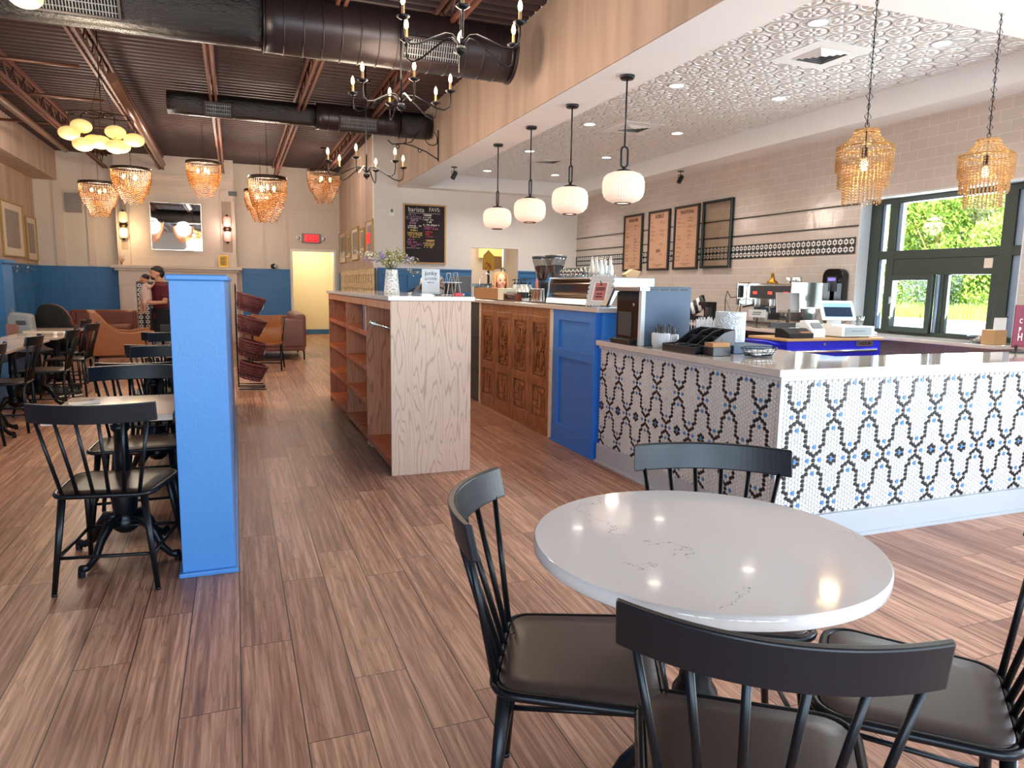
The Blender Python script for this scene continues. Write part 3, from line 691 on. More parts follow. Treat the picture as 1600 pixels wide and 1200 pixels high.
def hexfield(face):
    b=MB(); R=pt*.5*1.1547*.80
    n=int((3.45 if face=='f' else 1.93)/cw)
    for c in range(n):
        u=c*cw+.013
        cc=c-int(round((.111-.013)/cw)) if face=='f' else c-int(round((.138-.013)/cw))
        for k in range(-26,9):
            odd=cc%2; y2=2*k+(1 if odd else 0); z=zc+y2*pt/2
            if z<.155 or z>.885: continue
            ci=pattern(cc,y2)
            if face=='f': hexa(b,2.608+u,2.857,z,R,'y',ci,.006)
            else:
                pts=[]
                for q in range(6): pts.append((2.607,2.858+u-R*math.cos(q*PI/3),z+R*math.sin(q*PI/3)))
                b.prism(pts,(-.006,0,0),ci)
    return b
hexfield('f').build('front_mosaic',['tile_white','tile_black','tile_blue'],t)
hexfield('s').build('side_mosaic',['tile_white','tile_black','tile_blue'],t)
# ================================================================ CHAIRS
def make_chair(label):
    t=thing('dining_chair',label,'chair',(0,0,0),0,'black spindle back chairs')
    # seat outline: rounded trapezoid
    def outline(hb,hf,yb,yf,r,n=5,z=0.):
        cs=[(-hb,yb,PI),(hb,yb,1.5*PI),(hf,yf,0),(-hf,yf,.5*PI)]; pts=[]
        for x,y,a0 in cs:
            cx=x-math.copysign(r,x); cy=y-math.copysign(r,y)
            for k in range(n+1):
                a=a0+k*PI/2/n; pts.append((cx+r*math.cos(a),cy+r*math.sin(a),z))
        return pts
    o1=outline(.19,.215,-.185,.195,.06)
    b=MB(); n=len(o1)
    rings=[[(x*.97,y*.97,.430) for x,y,_ in o1],[(x*.985,y*.985,.441) for x,y,_ in o1],[(x*.965,y*.965,.446) for x,y,_ in o1],[(x*.7,y*.7,.4475) for x,y,_ in o1]]
    vs=[p for r_ in rings for p in r_]; fs=[]
    for i in range(3):
        for j in range(n): fs.append((i*n+j,i*n+(j+1)%n,(i+1)*n+(j+1)%n,(i+1)*n+j))
    fs+=[tuple(range(3*n,4*n)),tuple(range(n))[::-1]]; b._add(vs,fs,0,True); b.build('seat','seat_leather',t)
    b=MB(); b.tube([(x,y,.435) for x,y,_ in outline(.196,.222,-.192,.202,.065)],.0115,8,closed=True); b.build('seat_frame','black_metal',t)
    # curved top rail
    b=MB(); N=30; vs=[];fs=[]
    for i in range(N+1):
        u=-1+2*i/N; x=u*.246; y=-.245-.075*(1-u*u); th=.010
        for (dy,dz) in ((-th,.765),(th,.765),(th-.018,.848),(-th-.018,.848)): vs.append((x,y+dy+.025,dz))
    for i in range(N):
        for j in range(4): a=i*4+j; c=i*4+(j+1)%4; fs.append((a,c,c+4,a+4))
    fs+=[(3,2,1,0),(N*4,N*4+1,N*4+2,N*4+3)]; b._add(vs,fs,0,False); b.build('top_rail','black_wood',t,bev=.004)
    for i in range(6):
        u=-1+2*i/5; xb=u*.150; xt=u*.212; yt=-.245-.075*(1-(xt/.238)**2)+.022
        b=MB(); b.tube([(xb,-.188,.44),(xt,yt,.772)],[.0085,.0075],8); b.build('spindle','black_metal',t)
    L={(-1,-1):((-.16,-.165),(-.205,-.165-.03)),(1,-1):((.16,-.165),(.205,-.195)),(-1,1):((-.175,.16),(-.215,.265)),(1,1):((.175,.16),(.215,.265))}
    ft={}
    for k,((x0,y0),(x1,y1)) in L.items():
        b=MB(); b.tube([(x0,y0,.43),(x1,y1,.012)],[.0165,.0115],10); b.tube([(x1,y1,.012),(x1+(x1-x0)*.02,y1,.0)],[.0115,.012],10); b.build('leg','black_metal',t)
        f=.62; ft[k]=(x0+(x1-x0)*f,y0+(y1-y0)*f,.43-.43*f)
    for a,c in (((-1,-1),(1,-1)),((-1,1),(1,1)),((-1,-1),(-1,1)),((1,-1),(1,1))):
        b=MB(); b.tube([ft[a],ft[c]],.008,8); b.build('stretcher','black_metal',t)
    return t
ch=make_chair('black spindle chair nearest the camera, its back cutting across the round table'); 
C0=ch
def face(fx,fy): return math.atan2(-fx,fy)
ch.location=(.90,1.004,0); ch.rotation_euler=(0,0,face(.583,.813))
def chair(x,y,rz,label): return dup(C0,loc=(x,y,0),rz=rz,label=label)
chair(.765,1.482,math.radians(-117),'black spindle chair with brown seat at the left of the round table')
chair(1.298,1.615,math.radians(153),'black spindle chair behind the round table, in front of the mosaic counter')
chair(1.445,1.09,math.radians(41),'black spindle chair at the right edge of the picture, pushed toward the round table')
# round table
t=thing('round_table','round white marble topped pedestal table in the foreground','table',(1.037,1.365,0))
b=MB(); R=.411; b.lathe([(0,.718),(R-.004,.718),(R,.722),(R,.746),(R-.004,.75)],n=96); b.disc((0,0,.75),R-.004,96); b.build('table_top','quartz',t)
def pedestal(t,s=1.):
    b=MB(); b.lathe([(.0,.715),(.11,.715),(.11,.70),(.04,.69),(.035,.66),(.042,.655),(.042,.635),(.03,.62),(.033,.5),(.036,.44),(.028,.42),(.040,.40),(.04,.385),(.055,.36),(.062,.30),(.052,.22),(.045,.2),(.055,.19),(.055,.14),(.03,.12),(.0,.12)],n=24); b.build('column','black_metal',t)
    for k in range(4):
        a=PI/4+k*PI/2+.2; c,s_=math.cos(a),math.sin(a)
        pts=[(.04,.19),(.11,.185),(.16,.13),(.20,.06),(.25,.03),(.29,.035)]
        b=MB(); b.tube([(c*r*s,s_*r*s,z) for r,z in pts],[.028,.03,.024,.02,.018,.022],8,flat=.7); b.cyl((c*.285*s,s_*.285*s),.016,.0,.03,10); b.build('leg','black_metal',t)
pedestal(t)
# square cafe tables by the half wall
def sqtable(label,x0,x1,y0,y1,grp):
    t=thing('cafe_table',label,'table',((x0+x1)/2,(y0+y1)/2,0),0,grp); w,d=(x1-x0)/2,(y1-y0)/2
    b=MB(); b.box((-w,-d,.722),(w,d,.75)); b.build('table_top','quartz_warm',t,bev=.003)
    pedestal(t); return t
v=NT('quartz_warm'); v.set('d2bfb0',.12,0,coat=.3); M['quartz_warm']=v.m
T0=sqtable('square pale cafe table behind the front spindle chair by the half wall',-.80,-.285,3.50,4.13,'cafe tables along the half wall')
def tb(x,y,l,g=None): return dup(T0,loc=(x,y,0),label=l,group=g)
tb(-.54,5.36,'square cafe table second from the end of the half wall')
tb(-.54,6.72,'square cafe table third from the end of the half wall')
tb(-.54,8.1,'square cafe table farthest along the half wall, toward the fireplace')
chair(-.535,3.545,math.radians(-9),'black spindle chair with its back to the camera at the front left')
chair(-.55,4.42,math.radians(183),'black spindle chair facing the camera behind the first half wall table')
chair(-.56,5.13,math.radians(-2),'black spindle chair with its back turned, tucked under the second half wall table')
chair(-.52,5.78,math.radians(178),'black spindle chair facing the camera behind the second half wall table')
chair(-.58,6.48,math.radians(0),'black spindle chair with its back turned, tucked under the third half wall table')
chair(-.54,7.32,math.radians(182),'black spindle chair facing the camera behind the third half wall table')
chair(-.62,7.98,math.radians(-2),'black spindle chair with its back turned at the fourth half wall table')
chair(-.57,8.78,math.radians(180),'black spindle chair nearest the fireplace at the half wall tables')
# bench side tables at the left
L2='bench tables at the left wall'
tb(-2.04,7.2,'square cafe table at the picture left edge, nearest of the bench tables',L2)
tb(-2.02,8.02,'square cafe table with a small card on it, second of the bench tables',L2)
tb(-1.99,8.82,'square cafe table third along the bench, in front of the grey bag',L2)
tb(-2.02,9.85,'square cafe table farthest along the bench, under the black fluffy coat',L2)
chair(-2.0,6.52,math.radians(84),'black spindle chair cut off by the left picture edge')
chair(-1.94,7.42,math.radians(92),'black spindle chair side on at the nearest bench table')
chair(-1.81,8.32,math.radians(92),'black spindle chair side on above the resting trainers')
chair(-1.81,9.45,math.radians(86),'black spindle chair side on, in front of the tan armchair')
chair(-2.03,10.30,math.radians(90),'black spindle chair farthest of the bench chairs, beside the tan armchair')
t=thing('bench_seat','long dark blue upholstered bench along the left wall','bench',(0,0,0)); b=MB(); b.box((-2.95,6.3,0),(-2.45,10.6,.40)); b.build('base','blue_wall',t); b=MB(); b.box((-2.95,6.3,.40),(-2.45,10.6,.47)); b.build('cushion','denim',t,bev=.02)
b=MB(); b.box((-3.02,6.3,0),(-2.93,10.6,.85)); b.build('back','denim',t,bev=.02)
# person seated : only shoes and lower legs show under the tables
t=thing('napkin','folded white napkin on the first half wall table','napkin',(-.70,3.92,.751)); b=MB(); b.box((-.07,-.04,0),(.06,.04,.003)); b.build('fold','white_matte',t,bev=.001); t.rotation_euler=(0,0,.2)
b=MB(); b.prism([(.0,-.03,.003),(.06,-.02,.003),(.05,.01,.014)],(0,.004,0)); b.build('crumple','white_matte',t)
b=MB(); b.box((-.05,-.03,0),(.05,.03,.004)); o=b.build('menu_card','burgundy'); o.location=(-2.15,7.85,.751); tag(o,'small dark red card lying on the second bench table','card')
for i,(x,y,l) in enumerate(((-1.83,8.9,'small white cup on the third bench table, left of the pair'),(-1.75,8.95,'small white cup on the third bench table, right of the pair'))):
    b=MB(); b.lathe([(0,0),(.018,0),(.022,.03),(.02,.03),(.016,.004),(0,.004)],n=14); tag(b.build('cup','white_gloss',None,(x,y,.751)),l,'cup','cups on the bench table')
# ================================================================ COUNTER-TOP THINGS (tile counter, z=.95)
t=thing('water_dispenser','tall black and blue-grey ice water dispenser on the mosaic counter','dispenser',(2.61,4.24,.951))
b=MB(); b.box((.02,0,0),(.40,.36,.41)); b.build('body','blue_case',t,bev=.008) if 'blue_case' in M else None
v=NT('blue_case'); v.set('465c74',.5); M['blue_case']=v.m
b=MB(); b.box((.02,.0,0),(.40,.36,.41)); b.build('body','blue_case',t,bev=.008)
b=MB(); b.box((-.005,.03,.02),(.02,.34,.37)); b.build('front_panel','black_gloss',t,bev=.004)
b=MB(); b.box((-.01,-.004,.0),(.025,.03,.40)); b.build('chrome_strip','white_gloss',t,bev=.003)
b=MB(); b.box((-.02,-.002,.375),(.06,.36,.41)); b.build('top_cap','steel',t,bev=.006)
b=MB(); b.box((-.012,.12,.06),(-.004,.30,.23)); b.build('recess','dark_grey',t); b=MB(); b.box((-.05,.08,.0),(.0,.34,.035)); b.build('drip_tray','black_plastic',t,bev=.003)
b=MB(); b.T=Matrix.Translation((-.006,.1,.28))@Matrix.Rotation(-PI/2,4,'Y'); b.lathe([(.012,0),(.014,.004),(.009,.005)],n=16); b.build('button','steel',t)
b=MB()
for k in range(4): b.box((.07+k*.08,-.002,.385),(.125+k*.08,.0,.395))
b.build('vent_slot','dark_grey',t)
t=thing('cup_holder','white glossy cutlery cup with black fork handles on the mosaic counter','holder',(2.68,4.10,.951))
b=MB(); b.lathe([(0,0),(.05,0),(.06,.03),(.062,.095),(.055,.1),(.05,.095),(.05,.01)],n=20); b.build('cup','white_gloss',t,bev=0)
b=MB(); b.lathe([(0,0),(.045,0),(.055,.03),(.056,.085),(.05,.09),(.045,.085),(.045,.01)],(.09,.02),n=20); b.build('second_cup','white_gloss',t)
b=MB(); rr=random.Random(5)
for k in range(14):
    x=rr.uniform(-.03,.12); y=rr.uniform(-.03,.03); b.tube([(x,y,.02),(x+rr.uniform(-.01,.01),y,rr.uniform(.12,.165))],[.004,.006],6,flat=.4)
b.build('forks','black_plastic',t,kind='stuff')
t=thing('condiment_tray','stepped black plastic condiment organiser on the mosaic counter','organiser',(2.61,3.62,.951))
b=MB(); b.box((0,0,0),(.30,.35,.012)); b.box((0,0,0),(.012,.35,.04)); b.box((.29,0,0),(.30,.35,.15))
for y in (0,.113,.226,.342):
    b.prism([(0,y,.0),(.30,y,0),(.30,y,.15),(.22,y,.13),(.10,y,.05),(0,y,.045)],(0,.008,0))
for x,z in ((.10,.05),(.2,.10)): b.box((x,0,0),(x+.006,.35,z))
b.build('tray','black_plastic',t,bev=.001)
b=MB(); 
for k in range(9): x=rr.uniform(.03,.08);y=rr.uniform(.02,.3); b.box((x,y,.02+k*.002),(x+.04,y+.03,.024+k*.002))
b.build('sugar_packets','white_matte',t,kind='stuff')
t=thing('straw_box','clear box packed with white paper straws on the mosaic counter','box',(2.98,4.02,.951))
b=MB(); b.box((-.09,-.05,0),(.09,.05,.055)); b.build('box','black_plastic',t,bev=.002)
b=MB()
for k in range(70):
    x=rr.uniform(-.085,.085);y=rr.uniform(-.045,.045); b.tube([(x,y,.05),(x+rr.gauss(0,.01),y+rr.gauss(0,.005),.05+rr.uniform(.13,.165))],.0032,5)
for k in range(4): b.tube([(-.02+k*.012,-.055,.15),(.03+k*.012,-.052,.06)],.004,5)
b.build('straws','white_plastic',t,kind='stuff')
v=NT('embossed'); c=v.coord(); v.set('dfe3e6',.4); v.bump(v.math('SINE',v.math('MULTIPLY',v.noise(c,14,1),70.)),.8,.004); M['embossed']=v.m
t=thing('canister','white embossed cylinder canister beside the paper straws','canister',(3.09,3.90,1.002))
b=MB(); b.lathe([(0,0),(.096,0),(.099,.004),(.099,.196),(.096,.2),(.088,.2),(.086,.03),(0,.03)],n=48); b.build('wall','embossed',t)
t=thing('riser_box','slate blue riser box under the white embossed canister','box',(2.93,3.60,.951)); b=MB(); b.box((-.04,.0,0),(.26,.42,.05)); b.build('body','blue_case',t,bev=.003)
t=thing('pastry_sign_box','small black box with kraft card front on the mosaic counter','box',(2.66,3.50,.951)); b=MB(); b.box((0,0,0),(.13,.10,.052)); b.build('body','black_plastic',t,bev=.002); b=MB(); b.box((.002,.01,.052),(.128,.09,.078)); b.build('card_stack','cardboard',t,bev=.001)
def wbasket(t,rx,ry,h,m='black_metal'):
    b=MB(); E=lambda k,f,z:[(f*rx*math.cos(2*PI*i/28),f*ry*math.sin(2*PI*i/28),z) for i in range(28)]
    b.tube(E(0,1,h),.0025,6,closed=True); b.tube(E(0,.85,h*.5),.002,6,closed=True); b.tube(E(0,.75,.008),.0025,6,closed=True)
    for i in range(20):
        a=2*PI*i/20; b.tube([(rx*math.cos(a),ry*math.sin(a),h),(rx*.85*math.cos(a),ry*.85*math.sin(a),h*.5),(rx*.75*math.cos(a),ry*.75*math.sin(a),.01),(0,0,.006)],.0016,5)
    b.build('wire_frame',m,t)
t=thing('wire_basket','small black wire basket of white packets on the mosaic counter','basket',(2.93,3.42,.951)); wbasket(t,.12,.085,.055)
b=MB()
for k in range(22): x=rr.uniform(-.07,.06);y=rr.uniform(-.045,.03);z=.012+rr.random()*.03; b.box((x,y,z),(x+.045,y+.03,z+.003))
b.build('packets','white_matte',t,kind='stuff')
t=thing('window_basket','round wire basket of papers on the window ledge','basket',(6.40,4.45,.901)); wbasket(t,.17,.15,.06); b=MB()
for k in range(6): b.box((-.1+.01*k,-.07,.015+.012*k),(.1,.07-.01*k,.022+.012*k))
b.build('papers','paper',t,kind='stuff')
t=thing('burgundy_sign','burgundy counter sign with white lettering at the right picture edge','sign',(5.06,3.25,.951))
b=MB(); b.box((-.13,0,.035),(.22,.008,.325)); b.build('board','burgundy',t,bev=.002); text('C',"lettering",.045,'white_matte',t,(-.085,-.002,.215),align='LEFT'); text('P',"lettering",.05,'white_matte',t,(-.085,-.002,.155),align='LEFT'); text('H',"lettering",.075,'white_matte',t,(-.09,-.002,.105),align='LEFT')
b=MB(); b.tube([(-.10,-.01,0),(-.08,.0,.05)],.006,6); b.tube([(-.12,-.012,.05),(-.09,.0,.02)],.005,6); b.box((-.11,-.02,0),(.22,.03,.008)); b.build('clip_stand','black_plastic',t)
t=thing('card_holder','white card holder on a wooden block beside the burgundy sign','holder',(6.32,4.32,.901)); b=MB(); b.box((-.1,-.06,0),(.06,.06,.13)); b.build('block','wood_light',t,bev=.003); b=MB(); b.box((-.1,-.05,.13),(.05,-.04,.24)); b.build('card','white_matte',t); b=MB(); b.box((-.11,-.055,.24),(.06,-.035,.25)); b.build('rail','black_plastic',t)
# ================================================================ BAR TOP (z=1.195)
t=thing('ornate_frame','white ornate picture frame with pink printed card on the bar','frame',(2.66,4.99,1.2),math.radians(-72)) 
M4=Matrix.Rotation(math.radians(-14),4,'X')
b=MB(); b.T=M4
for i in range(26):
    a=i/26*4; sd=int(a); f=a-sd; w_,h_=.12,.115
    p=[(-w_+2*w_*f,0,.0),(w_,0,2*h_*f),(w_-2*w_*f,0,2*h_),(-w_,0,2*h_-2*h_*f)][sd]; b.ell((p[0],0,p[2]+.012),(.018,.008,.016),8,6)
b.box((-.115,-.006,.01),(.115,.008,.04)); b.box((-.115,-.006,.205),(.115,.008,.235)); b.box((-.115,-.006,.01),(-.085,.008,.235)); b.box((.085,-.006,.01),(.115,.008,.235)); b.build('moulding','white_gloss',t)
v=NT('pink_card'); v.set('b46a6c',.6); M['pink_card']=v.m
b=MB(); b.T=M4; b.box((-.088,.0,.038),(.088,.004,.207)); b.build('card','white_matte',t); b=MB(); b.T=M4; b.box((-.06,-.003,.05),(.06,.0,.19)); b.build('pink_card','pink_card',t)
b=MB(); b.T=M4
for z,w_ in ((.17,.015),(.145,.05),(.13,.045),(.098,.03),(.075,.032)):
    b.box((-w_,-.005,z),(w_,-.003,z+.007))
b.build('print_lines','ink',t,kind='stuff')
b=MB(); b.tube([(0,.03,.2),(0,.13,.0)],.004,6); b.build('easel_leg','black_plastic',t)
for i,(x,y,h,m,l) in enumerate(((2.72,4.86,.15,'black_plastic','black leaflet holder leaning behind the ornate frame'),(2.80,4.84,.12,'white_matte','white leaflet holder next to the black one on the bar end'))):
    t=thing('leaflet_holder',l,'holder',(x,y,1.2)); b=MB(); b.prism([(-.05,0,0),(-.035,0,0),(.035,0,h),(.02,0,h)],(0,.10,0)); b.build('pocket',m,t,bev=.002); b=MB(); b.prism([(-.047,.01,.01),(-.042,.01,.01),(.03,.01,h+.015),(.025,.01,h+.015)],(0,.08,0)); b.build('leaflets','paper',t)
# espresso machine on the bar
t=thing('espresso_machine','wide polished steel espresso machine on the bar, seen from behind','coffee machine',(2.80,5.66,1.2))
b=MB(); b.prism([(-.10,-.46,.0),(.42,-.46,.0),(.42,-.46,.215),(-.03,-.46,.215),(-.06,-.46,.19),(-.09,-.46,.10),(-.06,-.46,.07)],(0,.92,0)); b.build('body','mirror_bronze',t,bev=.006) if 'mirror_bronze' in M else None
v=NT('mirror_bronze'); v.set('a08a7c',.1,1.); M['mirror_bronze']=v.m
b=MB(); b.prism([(-.03,-.44,.06),(.42,-.44,.06),(.42,-.44,.215),(-.03,-.44,.215),(-.055,-.44,.18),(-.055,-.44,.10)],(0,.88,0),0); b.build('body','mirror_bronze',t,bev=.006)
b=MB(); b.prism([(-.09,-.45,.0),(.42,-.45,.0),(.42,-.45,.062),(-.05,-.45,.062),(-.075,-.45,.05)],(0,.90,0),0); b.build('base','steel',t,bev=.004)
v=NT('side_blue'); v.set('7f9fc0',.25,.4); M['side_blue']=v.m
for y in (-.48,.44):
    b=MB(); b.prism([(-.08,y,.0),(.44,y,.0),(.50,y,.13),(.50,y,.232),(-.05,y,.232),(-.06,y,.12)],(0,.03,0)); b.build('side_panel','side_blue',t,bev=.004)
b=MB(); b.box((-.04,-.46,.215),(.44,.46,.228)); b.build('cup_tray','steel',t,bev=.002)
# cups on top
c0=None
cups=[(x,y) for x in (0.02,.11) for y in (-.10,-.02,.06,.14,.22,.30)]
names=['front row of upturned glasses','back row of upturned glasses']
for i,(x,y) in enumerate(cups):
    if c0 is None:
        c0=thing('glass_mug','upturned clear glass mug on the espresso machine top','mug',(2.80+x,5.66+y,1.43),0,'glasses on the espresso machine'); b=MB(); b.lathe([(.036,0),(.038,.01),(.033,.085),(.0,.09)],n=16); b.build('bowl','glass_jar',c0); b=MB(); b.tube([(.036,0,.02),(.055,0,.03),(.055,0,.06),(.034,0,.07)],.004,6); b.build('handle','glass_jar',c0)
    else: o_=dup(c0,loc=(2.80+x,5.66+y,1.43)); o_['label']='upturned clear glass mug on the espresso machine, '+('cafe side row, ' if i<6 else 'barista side row, ')+['nearest','second','third','fourth','fifth','farthest'][i%6]+' from the camera'
c0['label']='upturned clear glass mug on the espresso machine, cafe side row, nearest the pourer bottles'
# syrup / milk bottles with pourers, at the near end
b0=None
for i,(x,y) in enumerate(((.03,-.40),(.04,-.30),(.05,-.20),(.13,-.38),(.14,-.27))):
    if b0 is None:
        b0=thing('syrup_bottle','clear tapered bottle with a metal pourer on the espresso machine end','bottle',(2.80+x,5.66+y,1.43),0,'pourer bottles on the espresso machine'); b=MB(); b.lathe([(0,0),(.028,0),(.029,.05),(.02,.10),(.011,.125),(.011,.14)],n=16); b.build('bottle_body','glass_bottle',b0) if 'glass_bottle' in M else None
        v=NT('glass_bottle'); v.set('d6dedc',.12,.2); M['glass_bottle']=v.m
        b.build('bottle_body','glass_bottle',b0); b=MB(); b.lathe([(.013,.138),(.014,.155),(.006,.16),(.005,.178),(0,.18)],n=12); b.build('pourer','steel',b0)
    else: o_=dup(b0,loc=(2.80+x,5.66+y,1.43)); o_['label']='clear pourer bottle on the espresso machine, '+['','middle of the cafe side three','farthest of the cafe side three','nearer of the two behind','farther of the two behind'][i]
b0['label']='clear pourer bottle on the espresso machine, nearest the ornate frame'
# folded paper cone behind frame
t=thing('paper_scoop','folded kraft paper scoop standing on the espresso machine','scoop',(3.12,5.24,1.43)); b=MB(); b.prism([(-.06,0,0),(.05,0,0),(.08,0,.06),(.0,.0,.075),(-.07,0,.03)],(0,.06,0)); b.build('fold','wood_light',t,bev=.003)
# grinders
def grinder(x,y,lab):
    t=thing('coffee_grinder',lab,'grinder',(x,y,1.2),0,'coffee grinders on the bar'); b=MB(); b.box((-.08,-.10,0),(.10,.10,.03)); b.box((-.05,-.07,.03),(.09,.07,.2)); b.build('body','black_plastic',t,bev=.006)
    b=MB(); b.lathe([(.03,.2),(.05,.22),(.098,.40),(.104,.415),(.104,.43)],n=28); b.build('hopper','glass_jar',t); b=MB(); b.lathe([(.0,.21),(.04,.215),(.082,.345),(.06,.36),(.0,.365)],n=20); b.build('beans','coffee_beans',t)
    b=MB(); b.lathe([(.0,.43),(.108,.43),(.108,.452),(.06,.458),(.0,.458)],n=28); b.build('lid','dark_grey',t); return t
grinder(2.95,6.42,'coffee grinder with bean hopper, nearer the steel espresso machine'); grinder(2.94,6.72,'coffee grinder with a half full hopper, beside the pump bottles')
b=MB(); b.T=Matrix.Rotation(-.1,4,'Y'); b.prism([(0,-.03,0),(0,.03,0),(0,.035,.06),(0,0,.10),(0,-.035,.06)],(-.003,0,0)); tag(b.build('pink_tag','salmon',None,(2.86,6.66,1.33)),'small salmon pink tag hanging on the farther coffee grinder','tag')
# steel cylinders pitcher rack
for i,(x,y) in enumerate(((2.74,6.28),(2.74,6.36),(2.74,6.44))):
    b=MB(); b.lathe([(0,0),(.036,0),(.038,.01),(.032,.12),(.036,.13),(.033,.13),(.03,.01)],n=18); tag(b.build('milk_pitcher','steel',None,(x,y,1.2)),['steel milk pitcher closest to the espresso machine','middle steel milk pitcher in the row of three','steel milk pitcher nearest the pump bottles'][i],'pitcher','steel pitchers in a row')
# pump bottles
p0=None
for i,(x,y,m) in enumerate(((2.80,6.86,0),(2.80,6.95,0),(2.80,7.04,0),(2.80,7.13,0),(2.72,6.62,1),(2.72,6.74,1),(2.88,6.9,0))):
    if p0 is None:
        p0=thing('pump_bottle','tall syrup bottle with a black pump top on the bar','bottle',(x,y,1.2),0,'pump bottles on the bar'); b=MB(); b.lathe([(0,0),(.03,0),(.032,.01),(.032,.12),(.014,.155),(.014,.17)],n=16); b.build('bottle_body','glass_bottle',p0); b=MB(); b.cyl((0,0),.0325,.03,.09,16); b.build('band','black_plastic',p0)
        b=MB(); b.cyl((0,0),.015,.168,.185,12); b.cyl((0,0),.004,.185,.215,8); b.tube([(-.01,0,.218),(.035,0,.215)],.006,6); b.build('pump','black_plastic',p0)
    else: o_=dup(p0,loc=(x,y,1.2),rz=i*.7); o_['label']='syrup bottle with black pump top on the bar, '+['','second from the coffee grinders','third from the coffee grinders','closest to the wooden cup box','in front of the farther coffee grinder','beside the ringed cookie jar','behind the main row of pumps'][i]
p0['label']='syrup bottle with black pump top on the bar, row end by the coffee grinders'
# small sample glasses in a wooden rack
t=thing('tasting_rack','dark red wooden rack holding a row of small glasses on the bar','rack',(2.66,6.83,1.2)); b=MB(); b.box((-.035,-.16,0),(.035,.16,.012)); b.box((-.035,-.16,.055),(.035,.16,.062)); b.box((-.035,-.16,0),(.035,-.15,.07)); b.box((-.035,.15,0),(.035,.16,.07)); b.build('rack','leather_brown',t)
g0=None
for k in range(7):
    if g0 is None:
        g0=b=MB(); b.lathe([(0,0),(.014,0),(.017,.08),(.015,.08),(.012,.006)],n=12); g0=b.build('sample_glass','glass_jar',None,(2.66,6.70+k*.042,1.213)); tag(g0,'small clear sample glass standing in the dark red rack','glass','sample glasses in the rack')
    else: o_=dup(g0,loc=(2.66,6.70+k*.042,1.213)); o_['label']='small clear sample glass in the dark red rack, '+['','second','third','middle','fifth','sixth','last'][k]+' counting away from the camera'
g0['label']='small clear sample glass in the dark red rack, nearest the camera'
t=thing('cookie_jar','round clear jar with a gold ring behind the glass rack','jar',(2.86,6.76,1.2)); b=MB(); b.lathe([(0,0),(.05,0),(.06,.04),(.055,.09),(.03,.115),(.03,.125)],n=20); b.build('jar','glass_jar',t); b=MB(); b.T=Matrix.Translation((-.055,0,.09)); b.tube([(0,.025*math.cos(a*PI/8),.025*math.sin(a*PI/8)) for a in range(16)],.005,6,closed=True); b.build('ring','brass',t)
t=thing('wooden_cup_box','wooden box with a cream end panel on the bar beside the woman','box',(2.66,7.50,1.2)); b=MB(); b.box((-.03,-.32,0),(.22,.48,.125)); 
b.build('body','cardboard',t,bev=.003); b=MB(); b.box((-.034,-.47,0),(.22,-.32,.125)); b.build('cream_end','petal_white',t,bev=.003)
# cake display at far end of bar with curved glass
t=thing('pastry_case','curved glass pastry case with black rims beyond the oak shelf','display case',(3.3,10.9,0)); b=MB(); b.box((-.75,-.6,0),(.5,.6,.95)); b.build('base','dark_grey',t); b=MB(); arc=[(-.75,.95),(-.78,1.05),(-.70,1.22),(-.5,1.33),(-.2,1.38),(.5,1.38)]
for y in (-.6,.57): b.prism([(x,y,z) for x,z in arc]+[(x+.04,y,z-.05) for x,z in arc[::-1]],(0,.03,0))
b.build('rim','black_gloss',t); b=MB()
for (x0,z0),(x1,z1) in zip(arc,arc[1:]): b.poly([(x0,-.57,z0),(x1,-.57,z1),(x1,.57,z1),(x0,.57,z0)])
b.build('curved_glass','glass',t); b=MB(); b.box((-.6,-.55,1.12),(.45,.55,1.13)); b.build('shelf','glass_jar',t); b=MB(); b.box((.48,-.6,.95),(.5,.6,1.38)); b.build('back','steel',t)
b=MB(); b.box((-.3,-.5,1.35),(.4,.5,1.365)); b.build('light_strip','cool_glow',t)
b=MB(); b.lathe([(0,.0),(.12,.0),(.19,.10),(.16,.24),(.10,.3),(0,.3)],n=28); tag(b.build('round_mixer','steel',None,(2.62,9.9,1.2)),'round steel bowl shaped machine behind the oak shelf','machine')
t=thing('monitor','dark monitor seen from behind at the far end of the bar','monitor',(2.84,9.3,1.197)); b=MB(); b.box((-.1,-.02,.06),(.16,.02,.28)); b.build('screen_shell','dark_grey',t,bev=.005); b=MB(); b.box((-.03,-.06,0),(.07,.06,.01)); b.box((.0,-.01,0),(.04,.01,.1)); b.build('stand','dark_grey',t)
# wire whisk-like brewer hoop
t=thing('drip_stand','white bowl under a tall curved wire hoop beside the woman','stand',(2.83,8.15,1.197)); b=MB(); b.tube([(-.085,0,.06)]+[(-.085*math.cos(a),0,.17+.13*math.sin(a)) for a in [k*PI/10 for k in range(11)]]+[(.085,0,.12)],.0045,6); b.build('hoop','steel',t); b=MB(); b.lathe([(0,.03),(.035,.03),(.06,.08),(.062,.14),(.055,.15)],n=20); b.build('bowl','glass_jar',t); b=MB(); b.cyl((0,0),.06,0,.03,18); b.build('base','black_plastic',t)
